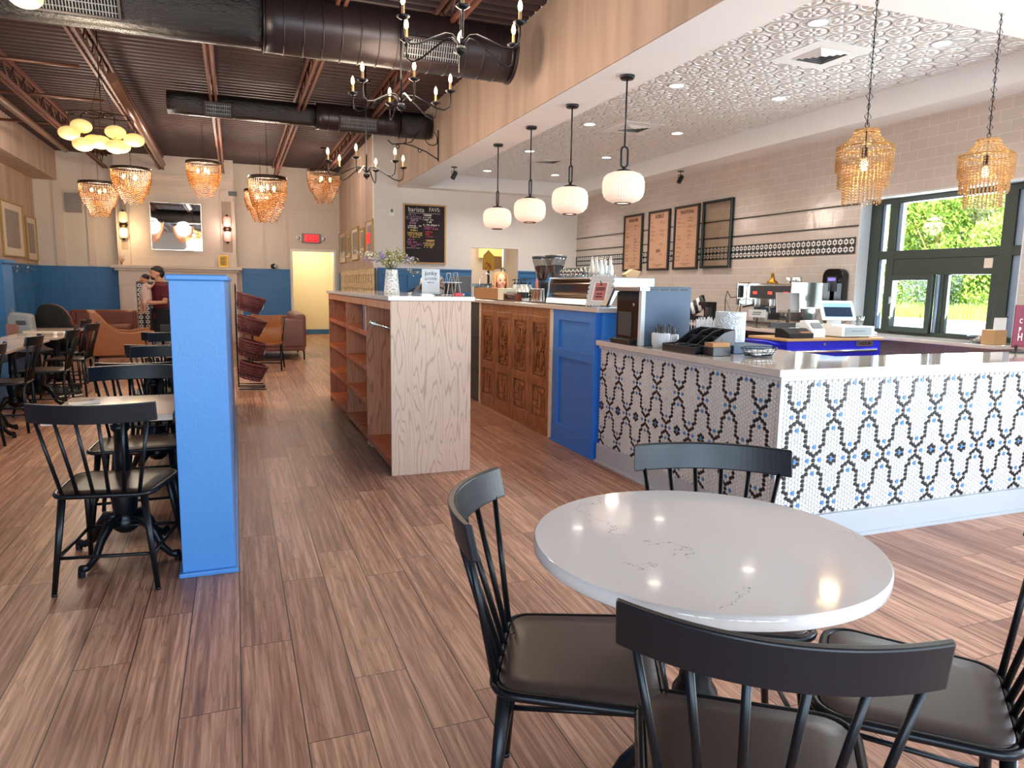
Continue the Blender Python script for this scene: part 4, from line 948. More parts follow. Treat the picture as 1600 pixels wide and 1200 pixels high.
# ================================================================ WOMAN BEHIND THE BAR
def body(name,prims,m,parent,vox=.012,sm=4):
    b=MB()
    for p in prims:
        if p[0]=='t': b.tube(p[1],p[2],12,flat=p[3] if len(p)>3 else 1.,up=p[4] if len(p)>4 else None)
        else: b.ell(p[1],p[2],16,12)
    o=b.build(name,m,parent); r=o.modifiers.new('remesh','REMESH'); r.mode='VOXEL'; r.voxel_size=vox; r.use_smooth_shade=True
    s_=o.modifiers.new('smooth','SMOOTH'); s_.iterations=sm; s_.factor=.5; return o
def head(z,cx=0,cy=0,s=1.):
    """prims for a head facing -Y, chin to crown ~.23, centre z"""
    return [('e',(cx,cy+.005,z+.02),(.072*s,.088*s,.095*s)),('e',(cx,cy-.025,z-.055),(.05*s,.052*s,.05*s)),('e',(cx,cy-.092*s,z-.012),(.012,.016,.022)),('e',(cx,cy-.082*s,z-.028),(.017,.014,.012)),('e',(cx-.072*s,cy+.01,z),(.01,.02,.03)),('e',(cx+.072*s,cy+.01,z),(.01,.02,.03)),('e',(cx-.032,cy-.07*s,z-.03),(.022,.018,.022)),('e',(cx+.032,cy-.07*s,z-.03),(.022,.018,.022)),('e',(cx,cy-.068*s,z-.088),(.018,.014,.012))]
def facebits(t,z,cx=0,cy=0,s=1.,lip='salmon'):
    for sx in (-1,1):
        b=MB(); b.ell((cx+sx*.030,cy-.083*s,z+.012),(.012,.006,.006),10,6); b.build('eye','hair_black',t)
        b=MB(); b.tube([(cx+sx*.016,cy-.09*s,z+.032),(cx+sx*.032,cy-.092*s,z+.037),(cx+sx*.048,cy-.078*s,z+.03)],.0035,6); b.build('eyebrow','hair_blond' if lip!='skin' else 'hair_black',t)
    b=MB(); b.tube([(cx-.026,cy-.078*s,z-.046),(cx-.012,cy-.088*s,z-.054),(cx+.012,cy-.088*s,z-.054),(cx+.026,cy-.078*s,z-.046)],[.002,.005,.005,.002],6); b.build('lips',lip,t)
t=thing('person','smiling person with long blond hair behind the bar, in a dark top','person',(3.33,9.0,0),math.radians(-4))
hz=1.412
body('body',head(hz)+[('t',[(0,.02,hz-.06),(0,.03,hz-.17)],[.05,.058]),('t',[(0,.03,hz-.15),(0,.03,hz-.22),(0,.03,hz-.45),(0,.03,hz-.62)],[.07,.17,.14,.15],.62,(1,0,0)),
 ('t',[(-.16,.03,hz-.22),(-.20,.0,hz-.45),(-.17,-.18,hz-.50),(-.14,-.24,hz-.48)],[.05,.04,.032,.025]),('t',[(.16,.03,hz-.22),(.20,.0,hz-.45),(.17,-.18,hz-.50),(.14,-.24,hz-.48)],[.05,.04,.032,.025]),
 ('t',[(-.08,.03,hz-.6),(-.09,.03,.45),(-.09,.03,.05)],[.10,.06,.045]),('t',[(.08,.03,hz-.6),(.09,.03,.45),(.09,.03,.05)],[.10,.06,.045])],'skin_light',t,.011)
facebits(t,hz)
b=MB()
b.ell((0,.028,hz+.045),(.082,.090,.086),20,12); b.ell((0,.07,hz-.04),(.078,.045,.13),16,10); b.build('hair_cap','hair_blond',t); b=MB(); rr=random.Random(2)
for k in range(170):
    sx=-1 if k%2 else 1; y=rr.uniform(-.035,.10); q=rr.uniform(.0,.012)
    b.tube([(sx*.008,y*.5+.01,hz+.128),(sx*(.052+q),y*.8,hz+.108),(sx*(.078+q),y,hz+.05),(sx*(.080+q),y+.005,hz-.05),(sx*(.072+q*2),y-.01,hz-.13),(sx*(.075+rr.uniform(-.02,.02)),y-.03,hz-.19-rr.uniform(0,.05))],[.004,.0045,.005,.005,.0045,.002],5)
b.build('hair','hair_blond',t)
body('shirt',[('t',[(0,.03,hz-.17),(0,.03,hz-.23),(0,.03,hz-.45),(0,.03,hz-.64)],[.09,.185,.155,.17],.66,(1,0,0)),('t',[(-.16,.03,hz-.23),(-.20,.0,hz-.38)],[.062,.055]),('t',[(.16,.03,hz-.23),(.20,.0,hz-.38)],[.062,.055])],'shorts_navy',t,.013)
# ================================================================ MAN WITH BABY by the fireplace
t=thing('person','standing person in maroon t-shirt and black shorts holding a baby','person',(-1.20,13.3,0),math.radians(-62))
# local -Y faces; turned so that he faces left in the photograph
H=1.50
hd=head(1.455,0,-.03,1.0)
hnd=[]
for sx,(bx,by,bz) in ((-1,(-.04,-.25,1.11)),(1,(.05,-.26,1.02))):
    for q in range(4):
        hnd.append(('t',[(bx+.01*q-.015,by-.005,bz+.018*q-.03),(bx-sx*.035,by-.035,bz+.018*q-.03),(bx-sx*.062,by-.02,bz+.017*q-.03)],[.010,.009,.0075]))
    hnd.append(('t',[(bx,by,bz+.02),(bx-sx*.01,by-.01,bz+.055),(bx-sx*.02,by-.02,bz+.075)],[.012,.010,.008]))
    hnd.append(('e',(bx,by,bz),(.022,.038,.045)))
body('body',hd+hnd+[('t',[(0,.0,1.40),(0,.03,1.29)],[.055,.062]),('t',[(0,.03,1.33),(0,.03,1.26),(0,.02,1.05),(0,.03,.86),(0,.03,.78)],[.08,.185,.155,.15,.16],.62,(1,0,0)),
 ('t',[(-.19,.03,1.25),(-.225,.0,1.02),(-.14,-.18,1.06),(-.05,-.25,1.10)],[.055,.046,.036,.026]),('t',[(.19,.03,1.25),(.225,.0,.99),(.15,-.18,.98),(.05,-.26,1.01)],[.055,.046,.036,.026]),
 ('t',[(-.09,.03,.82),(-.10,.01,.45),(-.10,.04,.09)],[.10,.062,.042]),('t',[(.09,.03,.82),(.11,-.02,.45),(.12,.06,.09)],[.10,.062,.042]),
 ('t',[(-.10,.05,.05),(-.10,-.06,.035),(-.10,-.14,.025)],[.042,.04,.03]),('t',[(.12,.07,.05),(.12,-.04,.035),(.12,-.12,.025)],[.042,.04,.03])],'skin',t,.010)
facebits(t,1.455,0,-.03,1.,'skin')
b=MB(); b.ell((0,.0,1.52),(.084,.098,.072),20,12); b.ell((0,.045,1.47),(.078,.062,.085),16,10); b.ell((0,-.075,1.535),(.055,.03,.03),12,8); b.build('hair','hair_black',t)
b=MB(); b.ell((0,-.075,1.385),(.045,.04,.03),14,8); b.build('beard','hair_black',t)
body('shirt',[('t',[(0,.03,1.33),(0,.03,1.27),(0,.02,1.05),(0,.03,.86),(0,.03,.70)],[.09,.20,.175,.175,.195],.66,(1,0,0)),('t',[(-.18,.03,1.26),(-.225,.01,1.08)],[.072,.066]),('t',[(.18,.03,1.26),(.225,.01,1.06)],[.072,.066])],'shirt_maroon',t,.013)
body('shorts',[('t',[(0,.03,.90),(0,.03,.72)],[.172,.18],.68,(1,0,0)),('t',[(-.09,.03,.88),(-.09,.03,.78),(-.10,.01,.47)],[.122,.122,.105]),('t',[(.09,.03,.88),(.09,.03,.78),(.11,-.0,.47)],[.122,.122,.105])],'shorts_navy',t,.013)
for sx in (-.10,.12):
    b=MB(); b.ell((sx,-.05,.035),(.048,.13,.035),14,8); b.ell((sx,.04,.06),(.045,.06,.05),12,8); b.build('shoe','white_matte',t)
t=thing('person','baby in a pale patterned outfit held at the chest of the standing person','person',(-1.20,13.3,0),math.radians(-62))
body('body',[('e',(-.03,-.20,1.37),(.062,.066,.068)),('e',(-.06,-.255,1.345),(.035,.03,.03)),('t',[(-.03,-.2,1.31),(-.02,-.19,1.27)],[.03,.04]),('t',[(-.02,-.19,1.27),(-.01,-.2,1.15),(0,-.2,1.04)],[.055,.078,.075]),
 ('t',[(-.05,-.2,1.24),(-.12,-.20,1.18),(-.13,-.15,1.22)],[.026,.02,.014]),('t',[(.05,-.2,1.24),(.09,-.14,1.25),(.06,-.09,1.30)],[.026,.02,.014]),('t',[(-.04,-.22,1.05),(-.09,-.27,.95),(-.06,-.25,.84)],[.04,.03,.02]),('t',[(.05,-.22,1.05),(.08,-.27,.95),(.06,-.26,.83)],[.04,.03,.02]),('e',(-.07,-.28,.825),(.018,.034,.016)),('e',(.05,-.29,.815),(.018,.034,.016)),
 ('e',(-.13,-.15,1.225),(.014,.014,.02)),('e',(.055,-.085,1.31),(.014,.014,.02))],'skin',t,.009)
body('onesie',[('t',[(-.02,-.19,1.285),(-.01,-.2,1.15),(0,-.2,1.01)],[.06,.09,.088]),('t',[(-.05,-.2,1.24),(-.11,-.20,1.18)],[.036,.03]),('t',[(.05,-.2,1.24),(.085,-.15,1.25)],[.036,.03]),('t',[(-.04,-.22,1.04),(-.085,-.265,.96)],[.05,.042]),('t',[(.05,-.22,1.04),(.08,-.265,.96)],[.05,.042])],'baby_cloth',t,.010)
for sx in (-1,1):
    b=MB(); b.ell((-.045+sx*.022-.012,-.262,1.385),(.008,.005,.007),8,5); b.build('eye','hair_black',t)
b=MB(); b.ell((-.02,-.19,1.40),(.063,.064,.055),14,10); b.build('hair','hair_black',t)
# ================================================================ BACK COUNTER AND ITS THINGS
t=thing('back_counter','long dark back counter with stone top along the tiled wall','counter',(0,0,0)); b=MB(); b.box((5.68,5.95,0),(6.48,12.9,.87)); b.build('carcass','dark_grey',t); b=MB(); b.box((5.62,5.90,.872),(6.485,12.95,.91)); b.build('stone_top','quartz_grey',t,bev=.003)
for k in range(8):
    b=MB(); b.box((5.66,6.0+k*.85,.08),(5.68,6.8+k*.85,.85)); b.build('cabinet_door','black_plastic',t)
# front facing espresso machine
t=thing('espresso_machine','polished three group espresso machine on the back counter, red indicator lights','coffee machine',(5.95,6.78,.911),-PI/2)
# local: x -> -Y (to picture right), y -> +X (away), z up
b=MB(); b.box((-.45,.0,.23),(.45,.42,.50)); b.build('upper_body','steel',t,bev=.008); b=MB(); b.box((-.36,-.03,.34),(.36,.0,.49)); b.build('control_panel','dark_grey',t,bev=.004)
b=MB(); b.box((-.42,.10,.06),(.42,.40,.24)); b.build('back_splash','chrome',t); b=MB(); b.box((-.44,-.12,.0),(.44,.42,.07)); b.build('drip_tray','steel',t,bev=.004)
for sx in (-.46,.46):
    b=MB(); b.box((sx-.01,-.14,.25),(sx+.01,.42,.53)); b.build('side_panel','chrome',t,bev=.003)
for i,x in enumerate((-.26,0,.26)):
    b=MB(); b.cyl((x,-.02),.035,.25,.33,16); b.build('group_head','chrome',t); b=MB(); b.tube([(x,-.04,.26),(x,-.2,.23)],.012,8); b.build('portafilter','black_plastic',t)
    b=MB()
    for k in range(3):
        b.box((x-.03+k*.025,-.034,.39),(x-.018+k*.025,-.03,.42))
    b.build('indicator_light','led_red',t)
b=MB(); b.tube([(-.40,-.05,.33),(-.42,-.12,.3),(-.40,-.14,.15)],.006,6); b.tube([(.40,-.05,.33),(.42,-.12,.3),(.40,-.14,.15)],.006,6); b.build('steam_wand','chrome',t)
b=MB(); b.box((-.44,.02,.50),(.44,.40,.515)); b.build('cup_rail','steel',t)
b=MB(); b.lathe([(0,0),(.07,0),(.075,.01),(.03,.045),(.015,.10),(.022,.105),(.012,.13),(0,.13)],n=16); tag(b.build('gold_cloche','brass',None,(6.12,6.98,1.43)),'gold domed ornament on top of the rear espresso machine','ornament')
for i,(x,y) in enumerate(((6.10,6.68),(6.12,6.60),(6.1,6.52))):
    b=MB(); b.lathe([(0,0),(.03,0),(.034,.07),(.03,.07),(.026,.01)],n=14); tag(b.build('metal_cup','chrome',None,(x,y,1.43)),['metal cup left of the pair on the rear espresso machine','middle metal cup on the rear espresso machine','metal cup at the right end on the rear espresso machine'][i],'cup','metal cups on the rear espresso machine')
t=thing('monitor','mirror-like tilted screen on a black stand at the end of the back counter','monitor',(5.15,5.62,.911)); b=MB(); b.T=Matrix.Rotation(-.12,4,'X'); b.box((-.13,-.01,.22),(.17,.01,.42)); b.build('screen','chrome',t,bev=.003); b=MB(); b.box((-.10,.0,.1),(.14,.02,.24)); b.build('lower_panel','glass_board',t); b=MB(); b.tube([(0.03,.03,.0),(0.03,.03,.25)],.02,10); b.cyl((.03,.02),.08,0,.02,20); b.build('stand','black_plastic',t)
b=MB(); b.box((-.22,-.01,.07),(.1,.02,.115)); b.build('scanner_bar','dark_grey',t)
# bottles, pink tumbler, sleeves
t=thing('bottle_rack','white tiered rack of small pump bottles on the back counter','rack',(5.75,8.72,.911),-PI/2); b=MB()
for z in (.16,.20): b.box((-.28,-.05,z),(.28,.06,z+.008))
for x in (-.28,.27): b.box((x,-.05,0),(x+.012,.06,.3))
b.box((-.28,.02,.26),(.0,.06,.27)); b.build('frame','white_plastic',t)
r0=None
for k in range(6):
    y=8.50+k*.085
    if r0 is None:
        r0=thing('pump_bottle','small clear bottle with a white pump in the white rack','bottle',(5.73,y,.911),0,'white pump bottles in the rack'); b=MB(); b.lathe([(0,0),(.026,0),(.028,.09),(.014,.12),(.014,.14)],n=14); b.build('bottle_body','glass_jar',r0); b=MB(); b.cyl((0,0),.016,.135,.16,12); b.cyl((0,0),.005,.16,.20,8); b.tube([(.005,0,.2),(-.03,0,.195)],.006,6); b.build('pump','white_plastic',r0); b=MB(); b.cyl((0,0),.027,.002,.05,14); b.build('syrup','syrup',r0)
    else: o_=dup(r0,loc=(5.73,y,.911)); o_['label']='small clear bottle with white pump in the white rack, '+['','second','third','fourth','fifth','farthest'][k]+' from the pink tumbler'
r0['label']='small clear bottle with white pump in the white rack, next to the pink tumbler'
t=thing('tumbler','pink insulated tumbler on the back counter','bottle',(5.5,8.05,.911))
t.location=(5.72,8.28,.911); b=MB(); b.lathe([(0,0),(.042,0),(.05,.03),(.05,.19)],n=20); b.build('body','pink',t); b=MB(); b.lathe([(.052,.19),(.052,.215),(.035,.235),(0,.238)],n=20); b.build('lid','pink',t)
t=thing('lid_dispenser','slanted black and clear cup lid dispenser behind the pink tumbler','dispenser',(6.12,8.42,.911),-PI/2)
for k in range(5):
    b=MB(); b.tube([(-.16+k*.07,.0,.05+.03*k),(-.24+k*.07,.0,.20+.035*k)],.038,14); b.build('sleeve','black_plastic' if k%2==0 else 'white_plastic',t)
b=MB(); b.box((-.2,-.06,0),(.2,.08,.06)); b.build('base','black_plastic',t)
t=thing('kettle_brewer','small black single cup brewer on the back counter','brewer',(5.88,7.95,.911),-PI/2); b=MB(); b.box((-.08,-.06,0),(.10,.10,.03)); b.box((-.08,.03,0),(-.02,.10,.26)); b.box((-.08,-.06,.22),(.10,.10,.27)); b.box((.04,.03,0),(.1,.1,.26)); b.build('body','black_plastic',t,bev=.005); b=MB(); b.box((-.01,.0,.08),(.035,.03,.2)); b.build('window','steel',t)
for i,(y,l) in enumerate(((7.32,'clear plastic cup stack closest to the small white sign'),(7.44,'clear plastic cup stack left of the other on the back counter'))):
    b=MB(); b.lathe([(0,0),(.032,0),(.045,.11),(.045,.16),(.042,.16),(.03,.01)],n=18); tag(b.build('plastic_cup','glass_bottle',None,(5.78,y,.911)),l,'cup','clear cups on the back counter')
t=thing('small_sign','small white sign with green lettering on the back counter edge','sign',(5.70,6.72,.911),math.radians(-60)); b=MB(); b.box((-.10,0,.12),(.10,.006,.21)); b.build('card','white_gloss',t); b=MB(); b.box((-.01,.004,0),(.01,.01,.13)); b.box((-.04,-.02,0),(.04,.03,.008)); b.build('stand','glass_jar',t); b=MB(); b.box((-.05,-.001,.172),(.05,0,.183)); b.box((-.06,-.001,.15),(.04,0,.16)); b.build('lettering','olive_green',t,kind='stuff')
t=thing('violet_display','cat-shaped wire stand with a violet glowing panel on the back counter','display',(6.3,7.85,.911),-PI/2); b=MB(); b.tube([(-.22,0,.02),(-.24,0,.30),(-.20,0,.42),(-.13,0,.33),(.0,0,.34),(.06,0,.42),(.09,0,.28),(.08,0,.02)],.006,6); b.tube([(-.22,0,.30),(-.05,0,.05),(.07,0,.28)],.003,5); b.build('wire_outline','black_metal',t); b=MB(); b.box((-.04,.0,.04),(.05,.01,.14)); b.build('glow_panel','screen_violet',t)
# tool chest
t=thing('tool_chest','bright blue rolling tool chest with a wooden top and long silver handle','chest',(4.78,5.20,0))
b=MB(); b.box((0,0,.10),(1.17,.5,.875)); b.build('body','blue_tool',t,bev=.004); b=MB(); b.box((-.02,-.02,.877),(1.19,.52,.90)); b.build('wood_top','wood_light',t,bev=.003)
for za,zb in ((.60,.80),(.35,.585),(.12,.335)):
    b=MB(); b.box((.03,-.012,za),(1.13,0,zb)); d=b.build('drawer','blue_tool',t,bev=.004); b=MB(); b.tube([(.06,-.03,zb-.02),(1.09,-.03,zb-.02)],.013,8); b.build('handle','steel',d)
b=MB(); b.box((.85,-.006,.82),(1.06,-.001,.87)); nm=b.build('name_plate','steel',t); text('PARSON',"lettering",.045,'black_plastic',t,(.955,-.008,.845),sx=1.)
b=MB(); b.T=Matrix.Translation((.45,0,.845))@Matrix.Rotation(PI/2,4,'X'); b.cyl((0,0),.014,0,.006,14); b.build('lock','steel',t)
b=MB(); b.tube([(-.01,.06,.83),(-.16,.06,.87),(-.16,.44,.87),(-.01,.44,.83)],.012,8); b.build('push_bar','blue_tool',t)
for x in (.08,1.09):
    for y in (.07,.43):
        b=MB(); b.T=Matrix.Translation((x,y-.015,.05))@Matrix.Rotation(-PI/2,4,'X'); b.cyl((0,0),.05,0,.03,18); w_=b.build('caster','black_plastic',t)
t=thing('cash_drawer','white steel cash drawer on the blue tool chest','drawer',(5.50,5.24,.901)); b=MB(); b.box((-.02,.0,.008),(.40,.40,.11)); b.build('case','white_plastic',t,bev=.004); b=MB(); b.box((.02,-.004,.02),(.36,.0,.10)); d=b.build('drawer_front','water_clear',t); b=MB(); b.box((.10,-.008,.062),(.27,-.004,.067)); b.build('slot','mid_grey',d)
b=MB(); b.cyl((.03,.05),.01,0,.008,8); b.cyl((.37,.05),.01,0,.008,8); b.build('foot','black_plastic',t)
t=thing('tablet_register','white tilted tablet till showing a dark blue screen on the cash drawer','register',(5.60,5.40,1.012),math.radians(-14)); M5=Matrix.Translation((0,0,.05))@Matrix.Rotation(math.radians(-28),4,'X')
b=MB(); b.T=M5; b.box((-.18,-.01,.0),(.18,.01,.215)); b.build('tablet','white_plastic',t,bev=.006); b=MB(); b.T=M5; b.box((-.15,-.0125,.03),(.15,-.0105,.185)); b.build('screen','screen_blue',t)
v=NT('screen_dark'); v.set('1d3046',.2); M['screen_dark']=v.m
b=MB(); b.T=M5; b.box((-.145,-.0135,.035),(.145,-.012,.14)); b.build('screen_content','screen_dark',t); b=MB(); b.prism([(-.08,0,0),(.08,0,0),(.08,.16,0),(-.08,.16,0)],(0,0,.012)); b.prism([(-.05,.04,.01),(-.05,.14,.01),(-.05,.09,.16)],(.1,0,0)); b.build('stand','white_plastic',t)
for i,(x,y,l) in enumerate(((5.86,5.36,'clear plastic cup in front of the tablet till, left of two'),(5.93,5.40,'clear plastic cup beside the tablet till, nearer the window'))):
    b=MB(); b.lathe([(0,0),(.025,0),(.034,.09),(.032,.09),(.023,.006)],n=16); tag(b.build('plastic_cup','glass_jar',None,(x-.05,y,1.012)),l,'cup','cups on the cash drawer')
t=thing('receipt_printer','white wedge receipt printer on the blue tool chest','printer',(5.21,5.32,.901)); b=MB(); b.prism([(-.075,-.05,0),(-.075,.12,0),(-.075,.12,.16),(-.075,.05,.165),(-.075,-.05,.07)],(.17,0,0)); b.build('body','white_plastic',t,bev=.006); b=MB(); b.T=Matrix.Translation((0,-.01,.12))@Matrix.Rotation(math.radians(44),4,'X'); b.box((-.05,-.04,0),(.07,.03,.004)); b.build('lid','mid_grey',t)
t=thing('till_tray','black till tray with kraft slips on the blue tool chest','tray',(4.97,5.27,.901)); b=MB(); b.prism([(-.14,-.04,0),(-.14,.16,0),(-.14,.16,.09),(-.14,.06,.09),(-.14,-.04,.045)],(.29,0,0)); b.build('tray','black_plastic',t,bev=.004); b=MB(); b.box((-.0,-.035,.05),(.13,.03,.062)); b.build('paper_slips','cardboard',t)
t=thing('card_terminal','white card payment terminal on the window ledge','terminal',(6.30,5.72,.901),-PI/2); b=MB(); b.prism([(-.12,-.04,.005),(.12,-.04,.005),(.12,-.04,.02),(-.06,-.04,.075),(-.12,-.04,.06)],(0,.09,0)); b.build('body','white_plastic',t,bev=.004); b=MB(); b.T=Matrix.Translation((.03,0,.052))@Matrix.Rotation(math.radians(17),4,'Y'); b.box((-.07,-.03,0),(.06,.04,.003)); b.build('screen','dark_grey',t)
# wall panel display
t=thing('wall_dispenser','black rounded wall panel with a small violet screen on the tiled wall','wall panel',(6.49,6.32,1.385),-PI/2)
b=MB(); pts=[]
for a0,cx,cz in ((0,.06,.13),(PI/2,-.06,.13),(PI,-.10,-.17),(1.5*PI,.10,-.17)):
    r_=.09 if cz>0 else .05
    for k in range(6): a=a0+k*PI/10; pts.append((cx+r_*math.cos(a),-.09,cz+r_*math.sin(a)))
b.prism(pts,(0,.09,0)); b.build('shell','black_gloss',t,bev=.008); b=MB(); b.box((-.07,-.098,-.04),(.07,-.09,.13)); b.build('inner_panel','dark_grey',t,bev=.006); b=MB(); b.box((-.055,-.101,.08),(.055,-.098,.115)); b.build('screen','screen_violet',t)
b=MB(); b.tube([(6.47,6.2,1.17),(6.47,6.12,1.02),(6.45,6.3,.93),(6.40,6.6,.92)],.004,6); tag(b.build('cable','black_plastic'),'thin black cable drooping from the wall panel to the back counter','cable')
# ================================================================ MENUS
def menu(y0,y1,z0,z1,lab,title,lines2=None,clear=False):
    w=(y0-y1); t=thing('menu_board',lab,'menu board',(6.49,(y0+y1)/2,(z0+z1)/2),-PI/2,'framed boards on the tiled wall'); hw=w/2; hh=(z1-z0)/2; b=MB(); q=.035
    fm='menu_frame' if not clear else 'frame_dark'
    for r in ((-hw,-hw+q,-hh,hh),(hw-q,hw,-hh,hh),(-hw,hw,-hh,-hh+q),(-hw,hw,hh-q,hh)): b.box((r[0],-.045 if clear else -.03,r[2]),(r[1],0,r[3]))
    b.build('frame',fm,t,bev=.006 if clear else .002)
    b=MB(); b.box((-hw+q,-.03 if clear else -.012,-hh+q),(hw-q,-.028 if clear else -.004,hh-q)); b.build('board' ,'glass_board' if clear else 'menu_paper',t)
    if clear: return t
    b=MB(); b.box((-hw+q,-.012,-hh+q),(hw-q,-.011,-hh+q+.003)); 
    text(title,'lettering',.088 if len(title)<9 else .078,'ink',t,(0,-.014,hh-.10),sx=.72)
    rr=random.Random(len(title)); b=MB(); z=hh-.19
    while z>-hh+.14:
        if lines2 and abs(z-lines2[1])<.045: z-=.02; continue
        for x0,x1 in ((-hw+.07,-.03),(.03,hw-.07)):
            if rr.random()<.75:
                wd=(x1-x0)*rr.uniform(.3,.7); b.box((x0,-.0135,z),(x0+wd*.8,-.012,z+.007)); 
                if rr.random()<.6: b.box((x0,-.0135,z-.018),(x0+(x1-x0)*rr.uniform(.5,.95),-.012,z-.0145))
                if rr.random()<.4: b.box((x1-.03,-.0135,z),(x1-.012,-.012,z+.006))
        z-=rr.choice((.05,.062,.075))
    b.box((-.14,-.0135,-hh+.09),(.14,-.012,-hh+.097)); b.box((-.07,-.0135,-hh+.07),(.07,-.012,-hh+.077)); b.build('menu_lines','ink_soft',t,kind='stuff')
    if lines2: text(lines2[0],'lettering',.07,'ink',t,(0,-.014,lines2[1]),sx=.72)
    return t
mat('frame_dark','3a3f3e',.2,metal=.7)
menu(11.22,10.60,1.635,2.605,'framed menu board headed SIGNATURE, farthest on the tiled wall','SIGNATURE')
menu(10.41,9.79,1.64,2.607,'framed menu board headed BUBBLES, second from the back wall','BUBBLES',('BITES',-.17))
menu(9.66,9.02,1.643,2.612,'framed menu board headed TRADITIONAL, third from the back wall','TRADITIONAL')
menu(8.92,8.245,1.65,2.615,'empty framed clear board on the tiled wall, closest to the window','',clear=True)
# chalkboard
t=thing('chalkboard','chalkboard in a thin wooden frame with coloured handwriting','chalkboard',(3.335,13.148,2.28)); hw,hh=.405,.545
b=MB()
for r in ((-hw,-hw+.028,-hh,hh),(hw-.028,hw,-hh,hh),(-hw,hw,-hh,-hh+.028),(-hw,hw,hh-.028,hh)): b.box((r[0],-.03,r[2]),(r[1],0,r[3]))
b.build('frame','wood_light',t,bev=.002); b=MB(); b.box((-hw+.02,-.012,-hh+.02),(hw-.02,-.004,hh-.02)); b.build('board','chalkboard',t)
text('barista',"lettering",.12,'chalk_white',t,(-.16,-.014,.44),sx=.95); text('FAVS:',"lettering",.105,'chalk_white',t,(.19,-.014,.45),sx=.85)
b=MB(); b.box((-.30,-.0135,.378),(.30,-.012,.383)); b.build('underline','chalk_white',t)
rr=random.Random(9)
def scrib(name,mt,rows,x0,x1):
    b=MB()
    for z,a,c,h in rows:
        x=x0+a*(x1-x0); xe=x0+c*(x1-x0)
        while x<xe:
            w_=rr.uniform(.010,.018); k=rr.random()
            if k<.8:
                b.box((x,-.0135,z),(x+.0035,-.012,z+h)); b.box((x,-.0135,z+rr.choice((0,h*.5,h*.9))),(x+w_,-.012,z+.004+rr.choice((0,h*.5,h*.9))))
                if rr.random()<.5: b.box((x+w_-.003,-.0135,z),(x+w_,-.012,z+h))
            x+=w_+.005
    b.build(name,mt,t,kind='stuff')
scrib('handwriting','chalk_mauve',[(.335,.15,.55,.03),(.30,.0,.95,.022),(.265,.0,.9,.02),(.225,.25,.7,.032),(.18,.2,.6,.032)],-.35,-.04)
scrib('handwriting','chalk_white',[(.135,.1,.9,.022),(.10,.1,.75,.022),(.335,1.05,1.5,.032),(.295,1.05,1.6,.022),(.255,1.0,1.6,.022),(.21,1.15,1.55,.03),(.16,1.0,2.0,.024),(-.26,.0,.9,.0)],-.35,-.04)
scrib('handwriting','chalk_yellow',[(.05,.25,.65,.032),(.005,.05,.95,.024),(-.03,.1,.95,.024),(-.065,.2,.85,.022),(-.13,1.15,1.7,.032),(-.175,1.05,1.7,.024),(-.21,1.05,1.65,.024),(-.245,1.1,1.6,.022)],-.35,-.04)
scrib('handwriting','chalk_pink',[(-.12,.1,.5,.032),(-.165,.05,.6,.028),(-.205,.1,.9,.024),(-.24,.1,.6,.024),(.125,1.1,1.8,.024),(.09,1.1,2.0,.024)],-.35,-.04)
scrib('handwriting','chalk_red',[(.03,1.15,1.6,.028),(-.01,1.1,1.5,.028),(-.05,1.15,1.6,.02)],-.35,-.04)
# thermostat, cameras, spots
t=thing('thermostat','small white thermostat on the back wall beside the chalkboard','thermostat',(2.72,13.148,2.66)); b=MB(); b.box((-.045,-.02,-.07),(.045,0,.07)); b.build('plate','white_matte',t,bev=.003); b=MB(); b.box((-.025,-.024,-.01),(.025,-.02,.05)); b.build('display','mid_grey',t)
def spot(x,y,z,l):
    t=thing('spot_lamp',l,'spotlight',(x,y,z)); b=MB(); b.cyl((0,0),.045,-.012,0,18); b.build('canopy','black_plastic',t); b=MB(); b.tube([(0,0,-.01),(0,0,-.06)],.006,6); b.tube([(-.04,0,-.06),(-.04,0,-.11)],.005,6); b.tube([(.04,0,-.06),(.04,0,-.11)],.005,6); b.tube([(-.04,0,-.06),(.04,0,-.06)],.005,6); b.build('bracket','black_plastic',t); b=MB(); b.T=Matrix.Translation((0,0,-.12))@Matrix.Rotation(.5,4,'Y'); b.cyl((0,0),.035,-.06,.05,16); b.build('lamp_head','black_plastic',t)
spot(6.3,9.3,3.1,'small black adjustable spotlight above the framed menus'); spot(3.12,10.5,3.1,'small black adjustable spotlight on the white beam underside')
# ================================================================ RECESSED LIGHTS, VENTS
dl=None
Ls=[(4.16,4.43),(4.16,6.28),(4.16,8.15),(4.17,10.1),(4.2,12.1),(5.40,4.38),(5.40,6.24),(5.42,8.12),(5.44,10.05),(5.46,12.0)]
for i,(x,y) in enumerate(Ls):
    if dl is None:
        dl=thing('downlight','','downlight',(x,y,3.35),0,'recessed lights in the tin ceiling'); b=MB(); b.lathe([(.07,-.001),(.07,-.008),(.088,-.006),(.088,-.001)],n=24); b.build('trim_ring','white_gloss',dl); b=MB(); b.disc((0,0,-.004),.07,24,0,False); b.build('lens','downlight',dl); o=dl
    else: o=dup(dl,loc=(x,y,3.35))
    o['label']='recessed ceiling light, '+['nearest','second','third','fourth','farthest'][i%5]+' in the row '+('beside the tray edge with the globe pendants' if i<5 else 'nearer the tiled wall')
    light('SPOT','downlight_beam',(x,y,3.32),30,(1,.93,.86),.06,(0,0,0),spot=2.3)
v0=None
